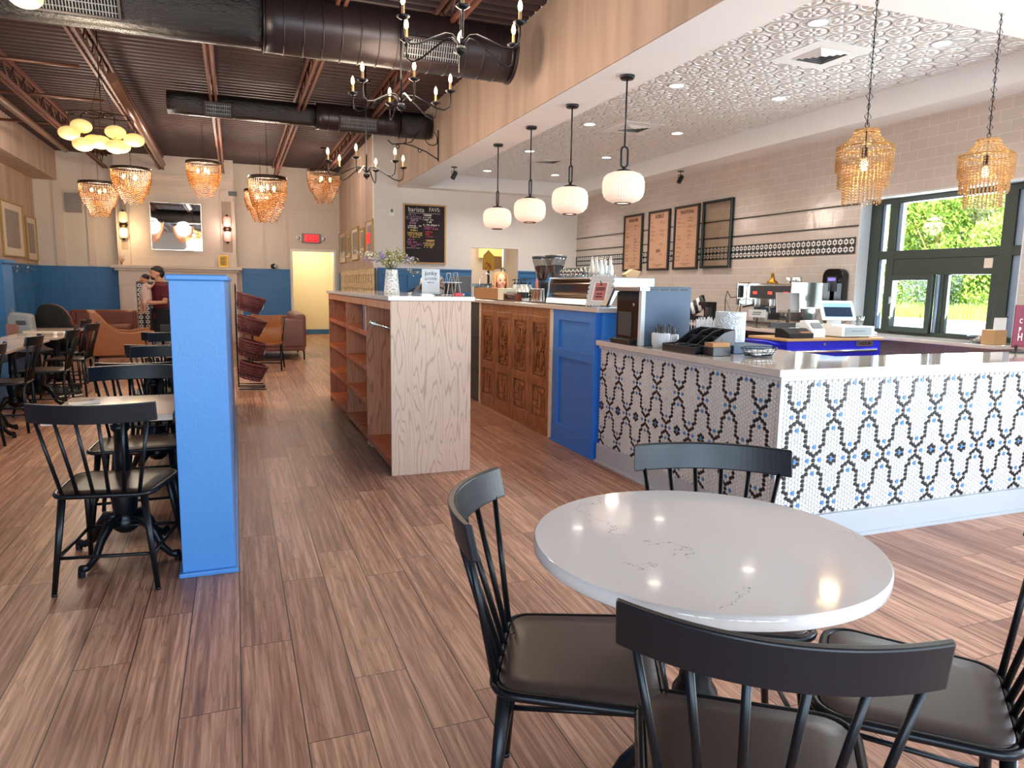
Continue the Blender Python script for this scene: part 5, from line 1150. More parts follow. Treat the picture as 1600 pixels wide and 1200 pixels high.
for i,(x,y) in enumerate(((4.75,5.0),(4.75,8.1),(4.75,10.7))):
    if v0 is None:
        v0=thing('air_vent','','vent',(x,y,3.35),0,'square air vents'); b=MB(); b.box((-.30,-.30,-.006),(.30,.30,-.001)); b.build('panel','white_matte',v0,bev=.001)
        b=MB()
        for k in range(4):
            r1=.17-k*.04; r2=r1-.022; z1=-.008; z2=-.02
            for q in range(4):
                c,s_=math.cos(q*PI/2),math.sin(q*PI/2); P=[(-r1,-r1,z1),(r1,-r1,z1),(r2,-r2,z2),(-r2,-r2,z2)]; b.poly([(p[0]*c-p[1]*s_,p[0]*s_+p[1]*c,p[2]) for p in P],0)
        b.build('louvre','white_matte',v0); b=MB(); b.box((-.17,-.17,-.0075),(.17,.17,-.0065)); b.build('opening','mid_grey',v0); o=v0
    else: o=dup(v0,loc=(x,y,3.35))
    o['label']=['square ceiling air vent nearest the drive-through window','square ceiling air vent midway along the tin ceiling','square ceiling air vent toward the back wall'][i]
# ================================================================ GLOBE PENDANTS
p0=None
for i,y in enumerate((5.43,6.48,7.52,8.60)):
    if p0 is None:
        p0=thing('pendant_lamp','','pendant lamp',(3.11,y,3.1),0,'ribbed white globe pendants'); b=MB(); b.lathe([(0,-.03),(.055,-.028),(.062,-.015),(.062,0)],n=24); b.build('canopy','black_metal',p0); b=MB(); b.tube([(0,0,-.02),(0,0,-.57)],.007,8); b.build('rod','black_metal',p0)
        b=MB(); pts=[(.032*math.cos(a) if abs(math.sin(a))>.0 else .032*math.cos(a),0,-.655+(.05 if math.sin(a)>0 else -.05)+.035*math.sin(a)) for a in [k*PI/12 for k in range(24)]]; b.tube(pts,.009,8,closed=True); b.build('link','black_metal',p0)
        zb=-1.035; prof=[(.062,zb),(.095,zb+.005),(.135,zb+.022),(.163,zb+.052),(.175,zb+.09),(.177,zb+.13),(.176,zb+.17),(.166,zb+.21),(.14,zb+.238),(.10,zb+.254),(.06,zb+.259),(.03,zb+.26)]
        b=MB(); b.lathe(prof,n=96,ribs=1,rib=.014,sm=False); b.build('shade','shade_white',p0); b=MB(); b.lathe([(.03,zb+.262),(.07,zb+.262),(.06,zb+.272),(.015,zb+.285),(.012,zb+.3)],n=24); b.build('cap','black_metal',p0); b=MB(); b.tube([(.068*math.cos(a*PI/16),.068*math.sin(a*PI/16),zb-.002) for a in range(32)],.005,6,closed=True); b.build('bottom_ring','bronze',p0); b=MB(); b.disc((0,0,zb+.004),.06,24,0,False); b.build('diffuser','downlight',p0); o=p0
    else:
        o=dup(p0,loc=(3.11+.005*i,y,3.1)); 
    if i: 
        for c in o.children:
            if c.name.startswith('link'): c.rotation_euler=(0,0,PI/2)
    o['label']='ribbed white globe pendant, '+['nearest and largest looking, its long link seen face on','second from the camera','third from the camera','farthest, over the end of the bar'][i]
    light('SPOT','pendant_glow',(3.11,y,2.05),16,(1,.88,.78),.05,(0,0,0),spot=2.7)
# ================================================================ WOODEN BEAD LAMPS
b0=None
for i,(x,y,zt) in enumerate(((3.54,3.32,2.30),(4.56,3.30,2.33))):
    if b0 is None:
        b0=thing('bead_lamp','','pendant lamp',(x,y,zt),0,'wooden bead pendant lamps')
        b=MB(); rr=random.Random(4)
        def strand(b,pts,r=.0072,step=.0145):
            P=[Vector(p) for p in pts]
            for a,c in zip(P,P[1:]):
                L_=(c-a).length; n=max(1,int(L_/step))
                for k in range(n):
                    p=a.lerp(c,(k+.5)/n); q=r*rr.uniform(.85,1.2); b._add([p+Vector(v)*q for v in ((1,0,0),(0,1,0),(-1,0,0),(0,-1,0),(0,0,1.15),(0,0,-1.15))],[(0,1,4),(1,2,4),(2,3,4),(3,0,4),(1,0,5),(2,1,5),(3,2,5),(0,3,5)],rr.choice((0,0,1)),False)
        for k in range(30):
            a=2*PI*k/30; c,s_=math.cos(a),math.sin(a); strand(b,[(c*.062,s_*.062,-.0),(c*.078,s_*.078,-.04),(c*.118,s_*.118,-.075),(c*.152,s_*.152,-.095)])
        for r_,z in ((.062,0),(.155,-.095),(.158,-.108)): strand(b,[(r_*math.cos(2*PI*k/36),r_*math.sin(2*PI*k/36),z) for k in range(37)],.0075)
        for r_,z,L_,n in ((.155,-.11,.135,44),(.138,-.17,.165,40),(.105,-.25,.18,30)):
            for k in range(n): 
                a=2*PI*k/n; l=L_*rr.uniform(.9,1.06); strand(b,[(r_*math.cos(a),r_*math.sin(a),z),(r_*1.0*math.cos(a),r_*1.0*math.sin(a),z-l)],.0078,.0155)
        b.build('bead_strands',['beads_wood','wood_light'],b0,kind='stuff')
        b=MB(); b.tube([(.154*math.cos(a*PI/12),.154*math.sin(a*PI/12),-.1) for a in range(24)],.004,6,closed=True); b.tube([(.062*math.cos(a*PI/12),.062*math.sin(a*PI/12),.0) for a in range(24)],.004,6,closed=True); b.tube([(-.06,0,0),(.06,0,0)],.003,5); b.tube([(0,-.06,0),(0,.06,0)],.003,5); b.build('hoop','brass',b0)
        b=MB(); b.tube([(0,0,.02),(0,0,-.12)],.004,6); b.cyl((0,0),.018,-.16,-.10,12); b.build('socket','bronze',b0); b=MB(); b.ell((0,0,-.20),(.022,.022,.035),12,8); b.build('bulb','bulb_small',b0)
        b=MB(); b.tube([(.016*math.cos(a*PI/8),0,.03+.018*math.sin(a*PI/8)) for a in range(16)],.0025,6,closed=True); z=.05; k=0
        while z<3.05-zt:
            d=(.028,.0) if k%2==0 else (0,.012); b.tube([(0,0,z),(d[0],d[1],z+.028),(0,0,z+.056),(-d[0],-d[1],z+.028)],.0022,5,closed=True); z+=.058; k+=1
        b.tube([(0,0,.03),(0,0,z)],.003,5); b.build('chain','black_metal',b0); b=MB(); b.lathe([(0,3.075-zt),(.06,3.078-zt),(.062,3.1-zt)],n=24); b.build('canopy','dark_grey',b0); o=b0
    else: o=dup(b0,loc=(x,y,zt)); o.children[0].location=(0,0,0)
    o['label']=['tiered natural wooden bead pendant lamp, the left of the two by the window','tiered natural wooden bead pendant lamp in front of the window, on the right'][i]
    light('POINT','bead_lamp_glow',(x,y,zt-.20),7,(1,.74,.38),.03)
# ================================================================ DUCTS
def duct(name,lab,segs,y,z):
    t=thing(name,lab,'duct',(0,y,z),0,'black air ducts')
    for (x0,x1,r,m,ribs) in segs:
        b=MB(); n=max(2,int((x1-x0)/.12)); pts=[(x0+(x1-x0)*k/n,0,0) for k in range(n+1)]; rr=random.Random(int(x0*10)); R=[r*(1+(.012*rr.uniform(-1,1) if m=='duct_wrap' else 0)) for _ in pts]
        b.tube(pts,R,36,up=(0,0,1))
        if ribs:
            x=x0
            while x<=x1: b.tube([(x,(r+.002)*math.cos(a*PI/18),(r+.002)*math.sin(a*PI/18)) for a in range(36)],.006,5,closed=True); x+=.16
        b.build('pipe_section',m,t)
    return t
def grille(t,x0,x1,r,ang):
    b=MB(); c=math.cos(ang); s_=math.sin(ang); T=Matrix.Rotation(ang,4,'X'); b.T=T
    h=.10
    for (a,q,u,v_) in ((x0,x1,-h,-h+.02),(x0,x1,h-.02,h),(x0,x0+.02,-h,h),(x1-.02,x1,-h,h)): b.box((a,-r-.03,u),(q,-r+.01,v_))
    f=b.build('vent_grille','duct_plain',t,bev=.002); b=MB(); b.T=T; x=x0+.03
    while x<x1-.02: b.box((x,-r-.022,-h+.02),(x+.006,-r-.012,h-.02)); x+=.022
    for z in (-.05,0,.05): b.box((x0,-r-.02,z-.003),(x1,-r-.012,z+.003))
    b.build('slats','mid_grey',f)
d=duct('air_duct','large black air duct crossing the ceiling, nearest the camera',[(-3.3,.30,.235,'duct_wrap',0),(.30,2.55,.25,'duct_plain',1)],6.75,3.56); grille(d,1.45,2.0,.25,.5); grille(d,-1.35,-.75,.235,.5)
b=MB(); b.tube([(0,0,0),(.015,0,0)],.262,36); o=b.build('end_collar','duct_plain',d,(2.545,0,0))
d=duct('air_duct','smaller black air duct farther back under the roof deck',[(-.75,1.15,.15,'duct_wrap',0),(1.15,2.35,.18,'duct_plain',1),(2.35,2.8,.185,'duct_wrap',0)],10.75,3.69); grille(d,1.45,2.0,.18,.45); grille(d,-.30,.05,.15,.45)
# ================================================================ CANDLE CHANDELIERS
c0=None
for i,(x,y,z,rz) in enumerate(((1.50,4.90,2.945,.25),(1.42,6.42,2.90,.55),(1.46,8.45,2.59,.1))):
    if c0 is None or True:
        t=thing('candle_chandelier','','chandelier',(x,y,z),rz,'black candle arm chandeliers')
    if c0 is None:
        parts=[]
        b=MB(); b.ell((0,0,0),(.038,.038,.034),16,10); b.ell((0,0,-.038),(.01,.01,.012),8,6); parts.append(b.build('hub','black_metal',t))
        for k in range(6):
            a=k*PI/3; c,s_=math.cos(a),math.sin(a)
            prof=[(.0,.01),(.03,.055),(.07,.088),(.12,.085),(.22,.035),(.32,-.02),(.39,-.035),(.43,-.01),(.44,.04),(.44,.105)]
            b=MB(); b.tube([(c*r,s_*r,zz) for r,zz in prof],.0065,8); ar=b.build('arm','black_metal',t)
            b=MB(); b.lathe([(0,.10),(.02,.105),(.046,.122),(.043,.126),(.0,.118)],(c*.44,s_*.44),16); b.build('drip_cup','black_metal',ar)
            b=MB(); b.cyl((c*.44,s_*.44),.011,.12,.19,10); b.build('candle_sleeve','beads_wood',ar)
            b=MB(); b.lathe([(.006,.19),(.014,.205),(.016,.225),(.01,.25),(.0,.268)],(c*.44,s_*.44),12); b.build('bulb','bulb',ar)
        c0=t
    else:
        for ch_ in c0.children:
            if ch_.name.startswith(('stem','canopy')): continue
            dup(ch_,parent=t)
    b=MB(); b.tube([(0,0,.03),(0,0,3.97-z)],.008,8); b.build('stem_rod','black_metal',t); b=MB(); b.cyl((0,0),.055,3.96-z,3.99-z,18); b.build('ceiling_rose','black_metal',t)
    t['label']='black six arm candle chandelier, '+['largest and nearest, cut by the top picture edge','middle of the three in front of the large duct','lowest and farthest of the three, before the white column'][i]
    light('POINT','chandelier_glow',(x,y,z+.22),19,(1,.80,.62),.35)
for c_ in list(c0.children):
    if c_.name.startswith('stem_rod') and c_.dimensions.z<.5: pass
# scroll bracket on beam
t=thing('scroll_bracket','black wrought iron scroll bracket fixed to the tan beam','bracket',(2.83,10.33,3.35)); b=MB(); b.box((-.012,-.008,-.22),(0,.008,.22)); b.build('back_plate','black_metal',t)
def spiral(cx,cz,r0,r1,a0,a1,n=18): return [(cx+(r0+(r1-r0)*k/n)*math.cos(a0+(a1-a0)*k/n),0,cz+(r0+(r1-r0)*k/n)*math.sin(a0+(a1-a0)*k/n)) for k in range(n+1)]
b=MB(); b.tube([(-.01,0,-.19),(-.18,0,-.10),(-.38,0,-.03),(-.52,0,-.01),(-.68,0,-.03),(-.74,0,.02)],.008,6); b.tube([(-.52,0,-.01)]+spiral(-.55,.07,.09,.03,-1.2,3.6),.007,6); b.tube([(-.52,0,-.01),(-.40,0,.02),(-.32,0,.14),(-.26,0,.2)],.007,6); b.tube(spiral(-.10,.10,.10,.10,2.4,5.6)+[(-.02,0,.10),(-.04,0,.16),(-.07,0,.18)],.007,6); b.tube(spiral(-.28,-.09,.028,.02,0,6.2),.006,6); b.tube(spiral(-.60,-.06,.028,.02,0,6.2),.006,6); b.build('scrolls','black_metal',t)
# ================================================================ GOLD BEAD CHANDELIERS
bc=None
def swags(b,ra,rb,za,zb,n,rows,amp,off,rr):
    V=((1,0,0),(0,1,0),(-1,0,0),(0,-1,0),(0,0,1),(0,0,-1)); F=[(0,1,4),(1,2,4),(2,3,4),(3,0,4),(1,0,5),(2,1,5),(3,2,5),(0,3,5)]
    for row in range(rows):
        f=row/(rows-1); z0=za+(zb-za)*f; M_=int(2*PI*(ra+(rb-ra)*f)/.029/n)*n
        for j in range(M_):
            a=2*PI*j/M_+off; u=(j%(M_//n))/(M_//n); q=4*u*(1-u); z=z0-amp*(.6+.6*f)*q; g=min(1,max(0,(za-z)/(za-zb+amp)))
            r=ra+(rb-ra)*g**1.4; p=Vector((r*math.cos(a),r*math.sin(a),z)); s=.0145; b._add([p+Vector(v)*s for v in V],F,rr.choice((0,0,1)),False)
labs=['gold bead basket chandelier farthest right, next to the tan art wall','gold bead basket chandelier at centre left of the exit sign, hanging lowest','gold bead basket chandelier above the right end of the wall mirror','gold bead basket chandelier above the left wall sconce, in front of the far left one','gold bead basket chandelier farthest left, under the globe cluster','gold bead basket chandelier mostly hidden behind the lowest one']
for i,(x,y,z,s,sz) in enumerate(((1.69,14.58,3.49,.90,.92),(.56,12.69,3.05,.87,1.10),(-.43,13.56,3.35,.80,.90),(-1.33,11.7,2.92,.75,.76),(-1.99,13.3,2.88,.81,.82),(.55,15.6,3.18,.9,.95))):
    if bc is None:
        bc=thing('bead_chandelier','','chandelier',(x,y,z),0,'gold bead basket chandeliers'); rr=random.Random(8); b=MB()
        swags(b,.34,.275,-.17,-.35,9,8,.07,0,rr); swags(b,.27,.15,-.30,-.56,7,9,.07,.3,rr)
        for k in range(48):
            a=2*PI*k/48
            for j in range(10):
                p=Vector((.345*math.cos(a),.345*math.sin(a),-.015-j*.021)); s_=.011; b._add([p+Vector(v)*s_ for v in ((1,0,0),(0,1,0),(-1,0,0),(0,-1,0),(0,0,1),(0,0,-1))],[(0,1,4),(1,2,4),(2,3,4),(3,0,4),(1,0,5),(2,1,5),(3,2,5),(0,3,5)],rr.choice((0,1,2)),False)
        b.build('bead_swags',['beads_amber','beads_dark','beads_wood'],bc,kind='stuff'); b=MB(); b.lathe([(.352,.02),(.356,.0),(.352,-.03),(.34,-.03),(.34,.02),(.352,.02)],n=40); b.tube([(-.345,0,0),(.345,0,0)],.006,6); b.tube([(0,-.345,0),(0,.345,0)],.006,6); b.build('top_ring','bronze',bc); 
        b=MB(); b.tube([(.25*math.cos(a*PI/16),.25*math.sin(a*PI/16),-.2) for a in range(32)],.006,6,closed=True); b.build('inner_ring','bronze',bc)
        for k in range(3):
            a=k*2.1; b=MB(); b.ell((.13*math.cos(a),.13*math.sin(a),-.15),(.028,.028,.045),10,8); b.build('bulb','bulb_small',bc)
        o=bc
    else: o=dup(bc,loc=(x,y,z),rz=i*.4)
    o.scale=(s,s,sz)
    o['label']=labs[i]
    b=MB(); L_=(3.95-z)/sz; zz=0; k=0
    while zz<L_: b.tube([(0,0,zz),(.012*(k%2),.012*((k+1)%2),zz+.03),(0,0,zz+.06),(-.012*(k%2),-.012*((k+1)%2),zz+.03)],.004,5,closed=True); zz+=.05; k+=1
    b.build('chain','bronze',o); b=MB(); b.cyl((0,0),.06,L_-.03,L_,16); b.build('ceiling_rose','bronze',o)
    light('POINT','bead_chandelier_glow',(x,y,z-.13*s),(12 if i==0 else 26),(1,.86,.72),.2)
for o in [q for q in bpy.data.objects if q.get('category')=='chandelier' and q.get('group')=='gold bead basket chandeliers' and q is not bc]:
    cs=[c for c in o.children if c.name.startswith('chain') or c.name.startswith('ceiling_rose')]
    for c in cs[:2]:
        if len(cs)>2: bpy.data.objects.remove(c)
# ================================================================ DISC GLOBE CLUSTER
def cluster(x,y,z,lab,pts,top=3.95):
    t=thing('globe_cluster',lab,'chandelier',(x,y,z),0,'glowing disc cluster chandeliers'); b=MB()
    for cx,cy,r in ((-.14,.0,.17),(.13,.03,.15),(0,-.1,.12)): b.tube([(cx+r*math.cos(a*PI/14),cy+r*math.sin(a*PI/14),.0) for a in range(28)],.006,6,closed=True)
    b.tube([(0,0,0),(0,0,.42)],.005,6); b.tube([(-.1,0,0),(0,0,.4)],.003,5); b.tube([(.12,0,0),(0,0,.4)],.003,5); b.tube([(0,0,.4),(0,0,top-z)],.005,6); b.build('ring_frame','bronze',t)
    b=MB(); b.cyl((0,0),.06,top-z-.03,top-z,16); b.build('canopy','black_metal',t)
    for px,py,pz_ in pts:
        b=MB(); b.ell((px,py,pz_),(.10,.10,.068),20,12); g=b.build('glass_shade','shade_disc',t); b=MB(); b.tube([(px,py,pz_+.08),(px,py,-.03),(px*.8,py*.8,.0)],.005,6); b.build('drop_rod','bronze',g)
    return t
cluster(-1.22,8.6,3.02,'cluster chandelier of glowing oval discs hanging over the bench tables',[(-.30,0,-.20),(-.17,-.1,-.14),(-.10,.14,-.24),(-.16,-.12,-.32),(-.02,-.02,-.27),(.13,-.08,-.17),(.14,.15,-.27),(.13,-.12,-.32),(.29,.0,-.22)])
light('POINT','cluster_glow',(-1.22,8.6,2.2),44,(1,.82,.62),.3)
cluster(-1.30,5.55,3.16,'cluster chandelier mostly above the picture, one glowing disc showing top left',[(.13,0,-.05),(-.25,0,.02),(.0,-.2,.03),(-.1,.2,.05)])
light('POINT','cluster_glow',(-1.3,5.55,2.75),36,(1,.82,.62),.3)
# ================================================================ FIREPLACE
t=thing('fireplace','cream panelled fireplace breast with mantel and black hexagon tile surround','fireplace',(0,0,0))
b=MB(); b.box((-2.30,17.30,1.66),(.05,17.69,4.0)); b.build('chimney_breast','trim_cream',t)
b=MB(); b.box((-2.42,17.05,1.60),(.16,17.69,1.665)); b.box((-2.36,17.12,1.55),(.10,17.69,1.60)); b.build('mantel_shelf','trim_cream',t,bev=.006)
b=MB(); b.box((-2.30,17.18,0),(-1.98,17.69,1.55)); b.box((-.28,17.18,0),(.05,17.69,1.55)); b.box((-1.98,17.18,1.32),(-.28,17.69,1.55)); b.box((-2.26,17.16,.15),(-2.02,17.18,1.2)); b.box((-.24,17.16,.15),(.01,17.18,1.2)); b.box((-2.3,17.16,1.25),(-1.98,17.18,1.30)); b.box((-.28,17.16,1.25),(.05,17.18,1.30)); b.build('surround','trim_cream',t,bev=.004)
b=MB()
for x0,x1 in ((-2.25,-2.06),(-.25,.01)):
    b.box((x0,17.27,1.67),(x1,17.30,3.35)); b.box((x0+.03,17.262,2.0),(x1-.03,17.27,3.1),1)
b.box((-2.05,17.27,3.25),(-.26,17.30,3.37)); b.box((-2.05,17.27,1.67),(-.26,17.30,1.85)); b.box((-2.3,17.24,3.55),(.05,17.30,3.6)); b.build('panel_moulding',['trim_cream','streaky_tan'],t,bev=.003)
b=MB(); b.box((-1.98,17.30,0),(-.28,17.40,1.32)); 
for x in (-1.93,-1.80,-1.67,-.60,-.47,-.34):
    z=.06
    while z<1.28: ring(b,x,17.30,z,.030,'y'); z+=.098
x=-1.54
while x<-.68:
    for z in (1.04,1.138,1.236): ring(b,x,17.30,z,.030,'y')
    x+=.12
b.build('tile_surround',['marble_black','tile_white'],t); b=MB(); b.box((-1.60,17.285,0),(-.66,17.30,.98)); b.build('firebox','dark_grey',t)
t=thing('fire_screen','pale arched glass fire screen leaning in front of the firebox','fire screen',(-1.30,16.95,0)); b=MB(); pts=[(.33*math.cos(a*PI/14),0,.45+.33*math.sin(a*PI/14)) for a in range(15)]+[(-.33,0,.02),(.33,0,.02)]; b.prism(pts,(0,.02,0)); b.build('panel','cool_panel',t) if 'cool_panel' in M else None
v=NT('cool_panel'); v.set('a9c3c4',.25); M['cool_panel']=v.m; b.build('panel','cool_panel',t); b=MB(); b.tube(pts,.012,6,closed=True); b.build('frame','grey_mat',t)
# sconces
for i,(x,l,m) in enumerate(((-2.155,'double glass wall sconce left of the mirror, glowing yellow','shade_sconce'),(-.115,'double glass wall sconce right of the mirror, glowing pink','shade_sconce_pink'))):
    t=thing('wall_sconce',l,'sconce',(x,17.20,2.50),0,'double sconces'); b=MB(); b.ell((0,.02,0),(.085,.05,.06),16,10); b.box((-.04,.02,-.04),(.04,.065,.04)); b.build('mount','bronze',t)
    for s_ in (-1,1):
        b=MB(); b.lathe([(.03,s_*.05),(.078,s_*.08),(.082,s_*.13),(.082,s_*.22),(.06,s_*.27),(.02,s_*.28)],n=24); b.build('glass_shade',m,t); b=MB(); b.lathe([(.045,s_*.275),(.02,s_*.30),(.0,s_*.325)],n=14); b.build('finial','bronze',t)
light('POINT','sconce_glow',(-2.155,17.05,2.35),7,(1,.68,.35),.1); light('POINT','sconce_glow',(-.115,17.05,2.5),3,(1,.7,.6),.1)
t=thing('wall_mirror','square frameless wall mirror above the fireplace mantel','mirror',(-1.14,17.258,2.51)); b=MB(); b.box((-.50,-.012,-.50),(.50,.0,.50)); b.build('mirror_glass','mirror',t,bev=.003); b=MB()
for r in ((-.505,-.495,-.505,.505),(.495,.505,-.505,.505),(-.505,.505,-.505,-.495),(-.505,.505,.495,.505)): b.box((r[0],-.014,r[2]),(r[1],.002,r[3]))
b.build('edge','steel',t)
t=thing('mantel_sign','small yellow framed sign standing on the mantel','sign',(-.22,17.12,1.666)); b=MB(); b.box((-.10,0,0),(.10,.02,.26)); b.build('frame','brass',t,bev=.003); b=MB(); b.box((-.08,-.003,.02),(.08,0,.24)); b.build('card','yellow_sign',t); b=MB()
for z in (.19,.15,.10,.06): b.box((-.05,-.005,z),(.04,-.003,z+.012))
b.build('print_lines','ink',t,kind='stuff')
t=thing('mantel_ornament','little dried twig ornament at the left end of the mantel','ornament',(-2.22,17.12,1.666)); b=MB()
for k in range(9): a=k*.7; b.tube([(0,0,0),(.03*math.cos(a),.02*math.sin(a),.07),(.07*math.cos(a),.03*math.sin(a),.12+.01*k)],.004,5)
b.build('twigs','leather_rose',t)
t=thing('wall_speaker','grey rectangular speaker on the far wall','speaker',(-3.13,17.67,2.95)); b=MB(); b.box((-.15,-.03,-.20),(.15,0.02,.20)); b.build('case','grey_mat',t,bev=.004); b=MB(); b.box((-.14,-.034,-.19),(.14,-.03,.19)); b.build('grille','grey_mat',t)
for i,(x,z,l) in enumerate(((.02,3.28,'dark grey air register above the right sconce'),(.83,2.98,'small grey plate behind the lowest bead chandelier'))):
    t=thing('air_register',l,'register',(x,17.28 if i==0 else 17.69,z)); b=MB(); b.box((-.09,-.012,-.05),(.09,.01,.05)); b.build('plate','mid_grey',t); b=MB()
    for k in range(5): b.box((-.08,-.016,-.04+k*.018),(.08,-.012,-.034+k*.018))
    b.build('slat','dark_grey',t)
t=thing('exit_sign','red illuminated EXIT sign with twin emergency lamps above the doorway','sign',(1.73,17.68,2.395)); b=MB(); b.box((-.22,-.05,-.11),(.22,.0,.11)); b.build('housing','grey_mat',t,bev=.01); b=MB(); b.box((-.165,-.056,-.085),(.165,-.05,.085)); b.build('face','exit_red',t); text('EXIT','lettering',.17,'salmon',t,(0,-.059,0),sx=.85)
for s_ in (-1,1):
    b=MB(); b.box((s_*.29-.06,-.04,-.05),(s_*.29+.06,0,.05)); h_=b.build('emergency_lamp','white_plastic',t,bev=.005); b=MB(); b.T=Matrix.Translation((s_*.29,-.04,0))@Matrix.Rotation(PI/2,4,'X'); b.lathe([(0,.008),(.035,.004),(.04,0)],n=14); b.build('lens','steel',h_)
t=thing('shelf_camera','small white and black camera on the wainscot ledge near the doorway','camera',(.86,17.63,1.66)); b=MB(); b.ell((0,0,.06),(.07,.05,.06),14,10); b.build('dome','black_plastic',t); b=MB(); b.ell((.03,-.03,.06),(.03,.03,.035),12,8); b.build('face','white_plastic',t)
# ================================================================ ART FRAMES
def art(x,y0,y1,z0,z1,lab,side,m='picture_grey'):
    w=abs(y1-y0)/2; h=(z1-z0)/2
    t=thing('framed_print',lab,'picture',(x,(y0+y1)/2,(z0+z1)/2),-PI/2 if side=='r' else PI/2,'framed pictures on the '+('tan art wall' if side=='r' else 'left wall')); b=MB(); q=.03
    for r in ((-w,-w+q,-h,h),(w-q,w,-h,h),(-w,w,-h,-h+q),(-w,w,h-q,h)): b.box((r[0],-.035,r[2]),(r[1],0,r[3]))
    b.build('frame','gold_frame',t,bev=.002); b=MB(); b.box((-w+q,-.015,-h+q),(w-q,-.005,h-q)); b.build('mount','paper',t); b=MB(); b.box((-w*.62,-.018,-h*.66),(w*.62,-.015,h*.70)); b.build('print',m,t)
for a in ((17.72-.05,16.65,1.83,2.52,'framed grey print on the tan art wall, farthest from the camera'),(16.45,15.9,1.93,2.43,'small narrow framed print on the tan art wall, second from the far end'),(15.78,14.86,1.845,2.513,'tall framed grey print on the tan art wall, middle of the five'),(14.70,14.10,1.97,2.43,'small framed print on the tan art wall, fourth from the far end'),(13.94,13.22,1.85,2.53,'framed grey print reflecting a red exit sign, nearest on the tan art wall')): art(2.398,*a,'r')
b=MB(); b.box((2.375,13.50,2.10),(2.379,13.86,2.30)); o=b.build('exit_reflection','exit_red')  # glowing red box stands in for the exit sign's reflection on the print
o.name='exit_reflection_patch'; tag(o,'red glowing patch imitating an exit sign reflection on the nearest art wall print','sign')
art(-3.848,15.25,16.66,1.74,2.75,'large framed grey print on the left wall, the nearest fully visible','l'); art(-3.848,16.86,17.62,1.71,2.59,'narrow framed grey print on the left wall, closest to the far corner','l'); art(-3.848,13.4,14.9,1.74,2.85,'framed print on the left wall cut by the picture edge','l')
t=thing('wall_crate','pale pine slatted crate screen on the art wall behind the vase','wall rack',(2.34,14.95,1.3),-PI/2); b=MB()
for z in (.22,-.04,-.20,-.33): b.box((-2.1,-.02,z),(2.1,0,z+.10))
for k in range(15): b.box((-2.1+k*.285,-.012,-.3),(-2.1+k*.285+.2,.0,.33))
b.build('slats','crate_pine',t); b=MB(); b.box((-2.1,.0,-.3),(2.1,.03,.33)); b.build('backing','dark_grey',t)
# coat hooks on left wainscot
h0=None
for i,y in enumerate((14.2,14.9,15.6,16.3)):
    if h0 is None:
        h0=thing('coat_hook','','hook',(-3.80,y,1.5),PI/2,'coat hooks'); b=MB(); b.box((-.02,-.01,-.06),(.02,0,.06)); b.build('plate','blue_wall',h0); b=MB(); b.tube([(0,0,.03),(0,-.07,.05),(0,-.09,.09)],.01,6); b.tube([(0,0,-.03),(0,-.05,-.03),(0,-.07,.0)],.01,6); b.build('hook','chrome',h0); o=h0
    else: o=dup(h0,loc=(-3.80,y,1.5))
    o['label']='metal coat hook under the left wall prints, '+['nearest the camera','second from the camera','third from the camera','closest to the far corner'][i]
# ================================================================ LOUNGE SEATING
t=thing('leather_sofa','rose brown leather sofa with thin metal legs before the yellow hallway','sofa',(.60,12.9,0))
b=MB(); b.box((-.50,.0,.16),(.52,1.55,.50)); b.build('base','leather_rose',t,bev=.03,seg=3); b=MB(); b.box((-.50,-.02,.22),(.52,.22,.72)); b.build('arm','leather_rose',t,bev=.04,seg=3); b=MB(); b.box((-.50,1.33,.22),(.52,1.57,.72)); b.build('arm','leather_rose',t,bev=.04,seg=3); b=MB(); b.box((.32,.0,.2),(.54,1.55,.80)); b.build('backrest','leather_rose',t,bev=.05,seg=3); b=MB(); b.box((-.46,.24,.50),(.30,1.30,.60)); b.build('seat_cushion','leather_brown',t,bev=.03,seg=3)
for x in (-.44,.48):
    for y in (.06,1.48):
        b=MB(); b.tube([(x,y,.17),(x+.02,y,.13),(x+.02,y,.0)],.015,8); b.build('leg','black_metal',t)
t=thing('shell_chair','tan leather sling chair with black steel frame beside the basket stand','chair',(.42,11.6,0),math.radians(172))
b=MB(); N=8; prof=[(.22,.40),(.0,.385),(-.17,.40),(-.22,.45),(-.26,.60),(-.31,.82)]
vs=[];fs=[]
for (y,z) in prof:
    for j in range(N+1): u=-1+2*j/N; vs.append((u*.235,y+.05*u*u*(1 if z>.5 else 0),z+.03*u*u))
for (y,z) in prof:
    for j in range(N+1): u=-1+2*j/N; vs.append((u*.235,y-.014+.05*u*u*(1 if z>.5 else 0),z-.014+.03*u*u))
k=len(prof); n=N+1; o2=k*n
for i in range(k-1):
    for j in range(N): fs.append((i*n+j,i*n+j+1,(i+1)*n+j+1,(i+1)*n+j)); fs.append((o2+i*n+j,o2+(i+1)*n+j,o2+(i+1)*n+j+1,o2+i*n+j+1))
    fs.append((i*n,(i+1)*n,o2+(i+1)*n,o2+i*n)); fs.append((i*n+N,o2+i*n+N,o2+(i+1)*n+N,(i+1)*n+N))
for j in range(N): fs.append((j,o2+j,o2+j+1,j+1)); fs.append(((k-1)*n+j,(k-1)*n+j+1,o2+(k-1)*n+j+1,o2+(k-1)*n+j))
b._add(vs,fs,0,True); b.build('sling_shell','leather_tan',t)
for sx in (-1,1):
    b=MB(); b.tube([(sx*.24,.24,0),(sx*.22,.10,.37),(sx*.22,-.16,.37),(sx*.255,-.33,.80)],.012,8); b.build('side_frame','black_metal',t); b=MB(); b.tube([(sx*.22,-.1,.37),(sx*.24,-.28,0)],.012,8); b.build('leg','black_metal',t)
for yy in (-.2,.2):
    b=MB(); b.tube([(-.235,yy,.12),(.235,yy,.12)],.009,6); b.build('stretcher','black_metal',t)
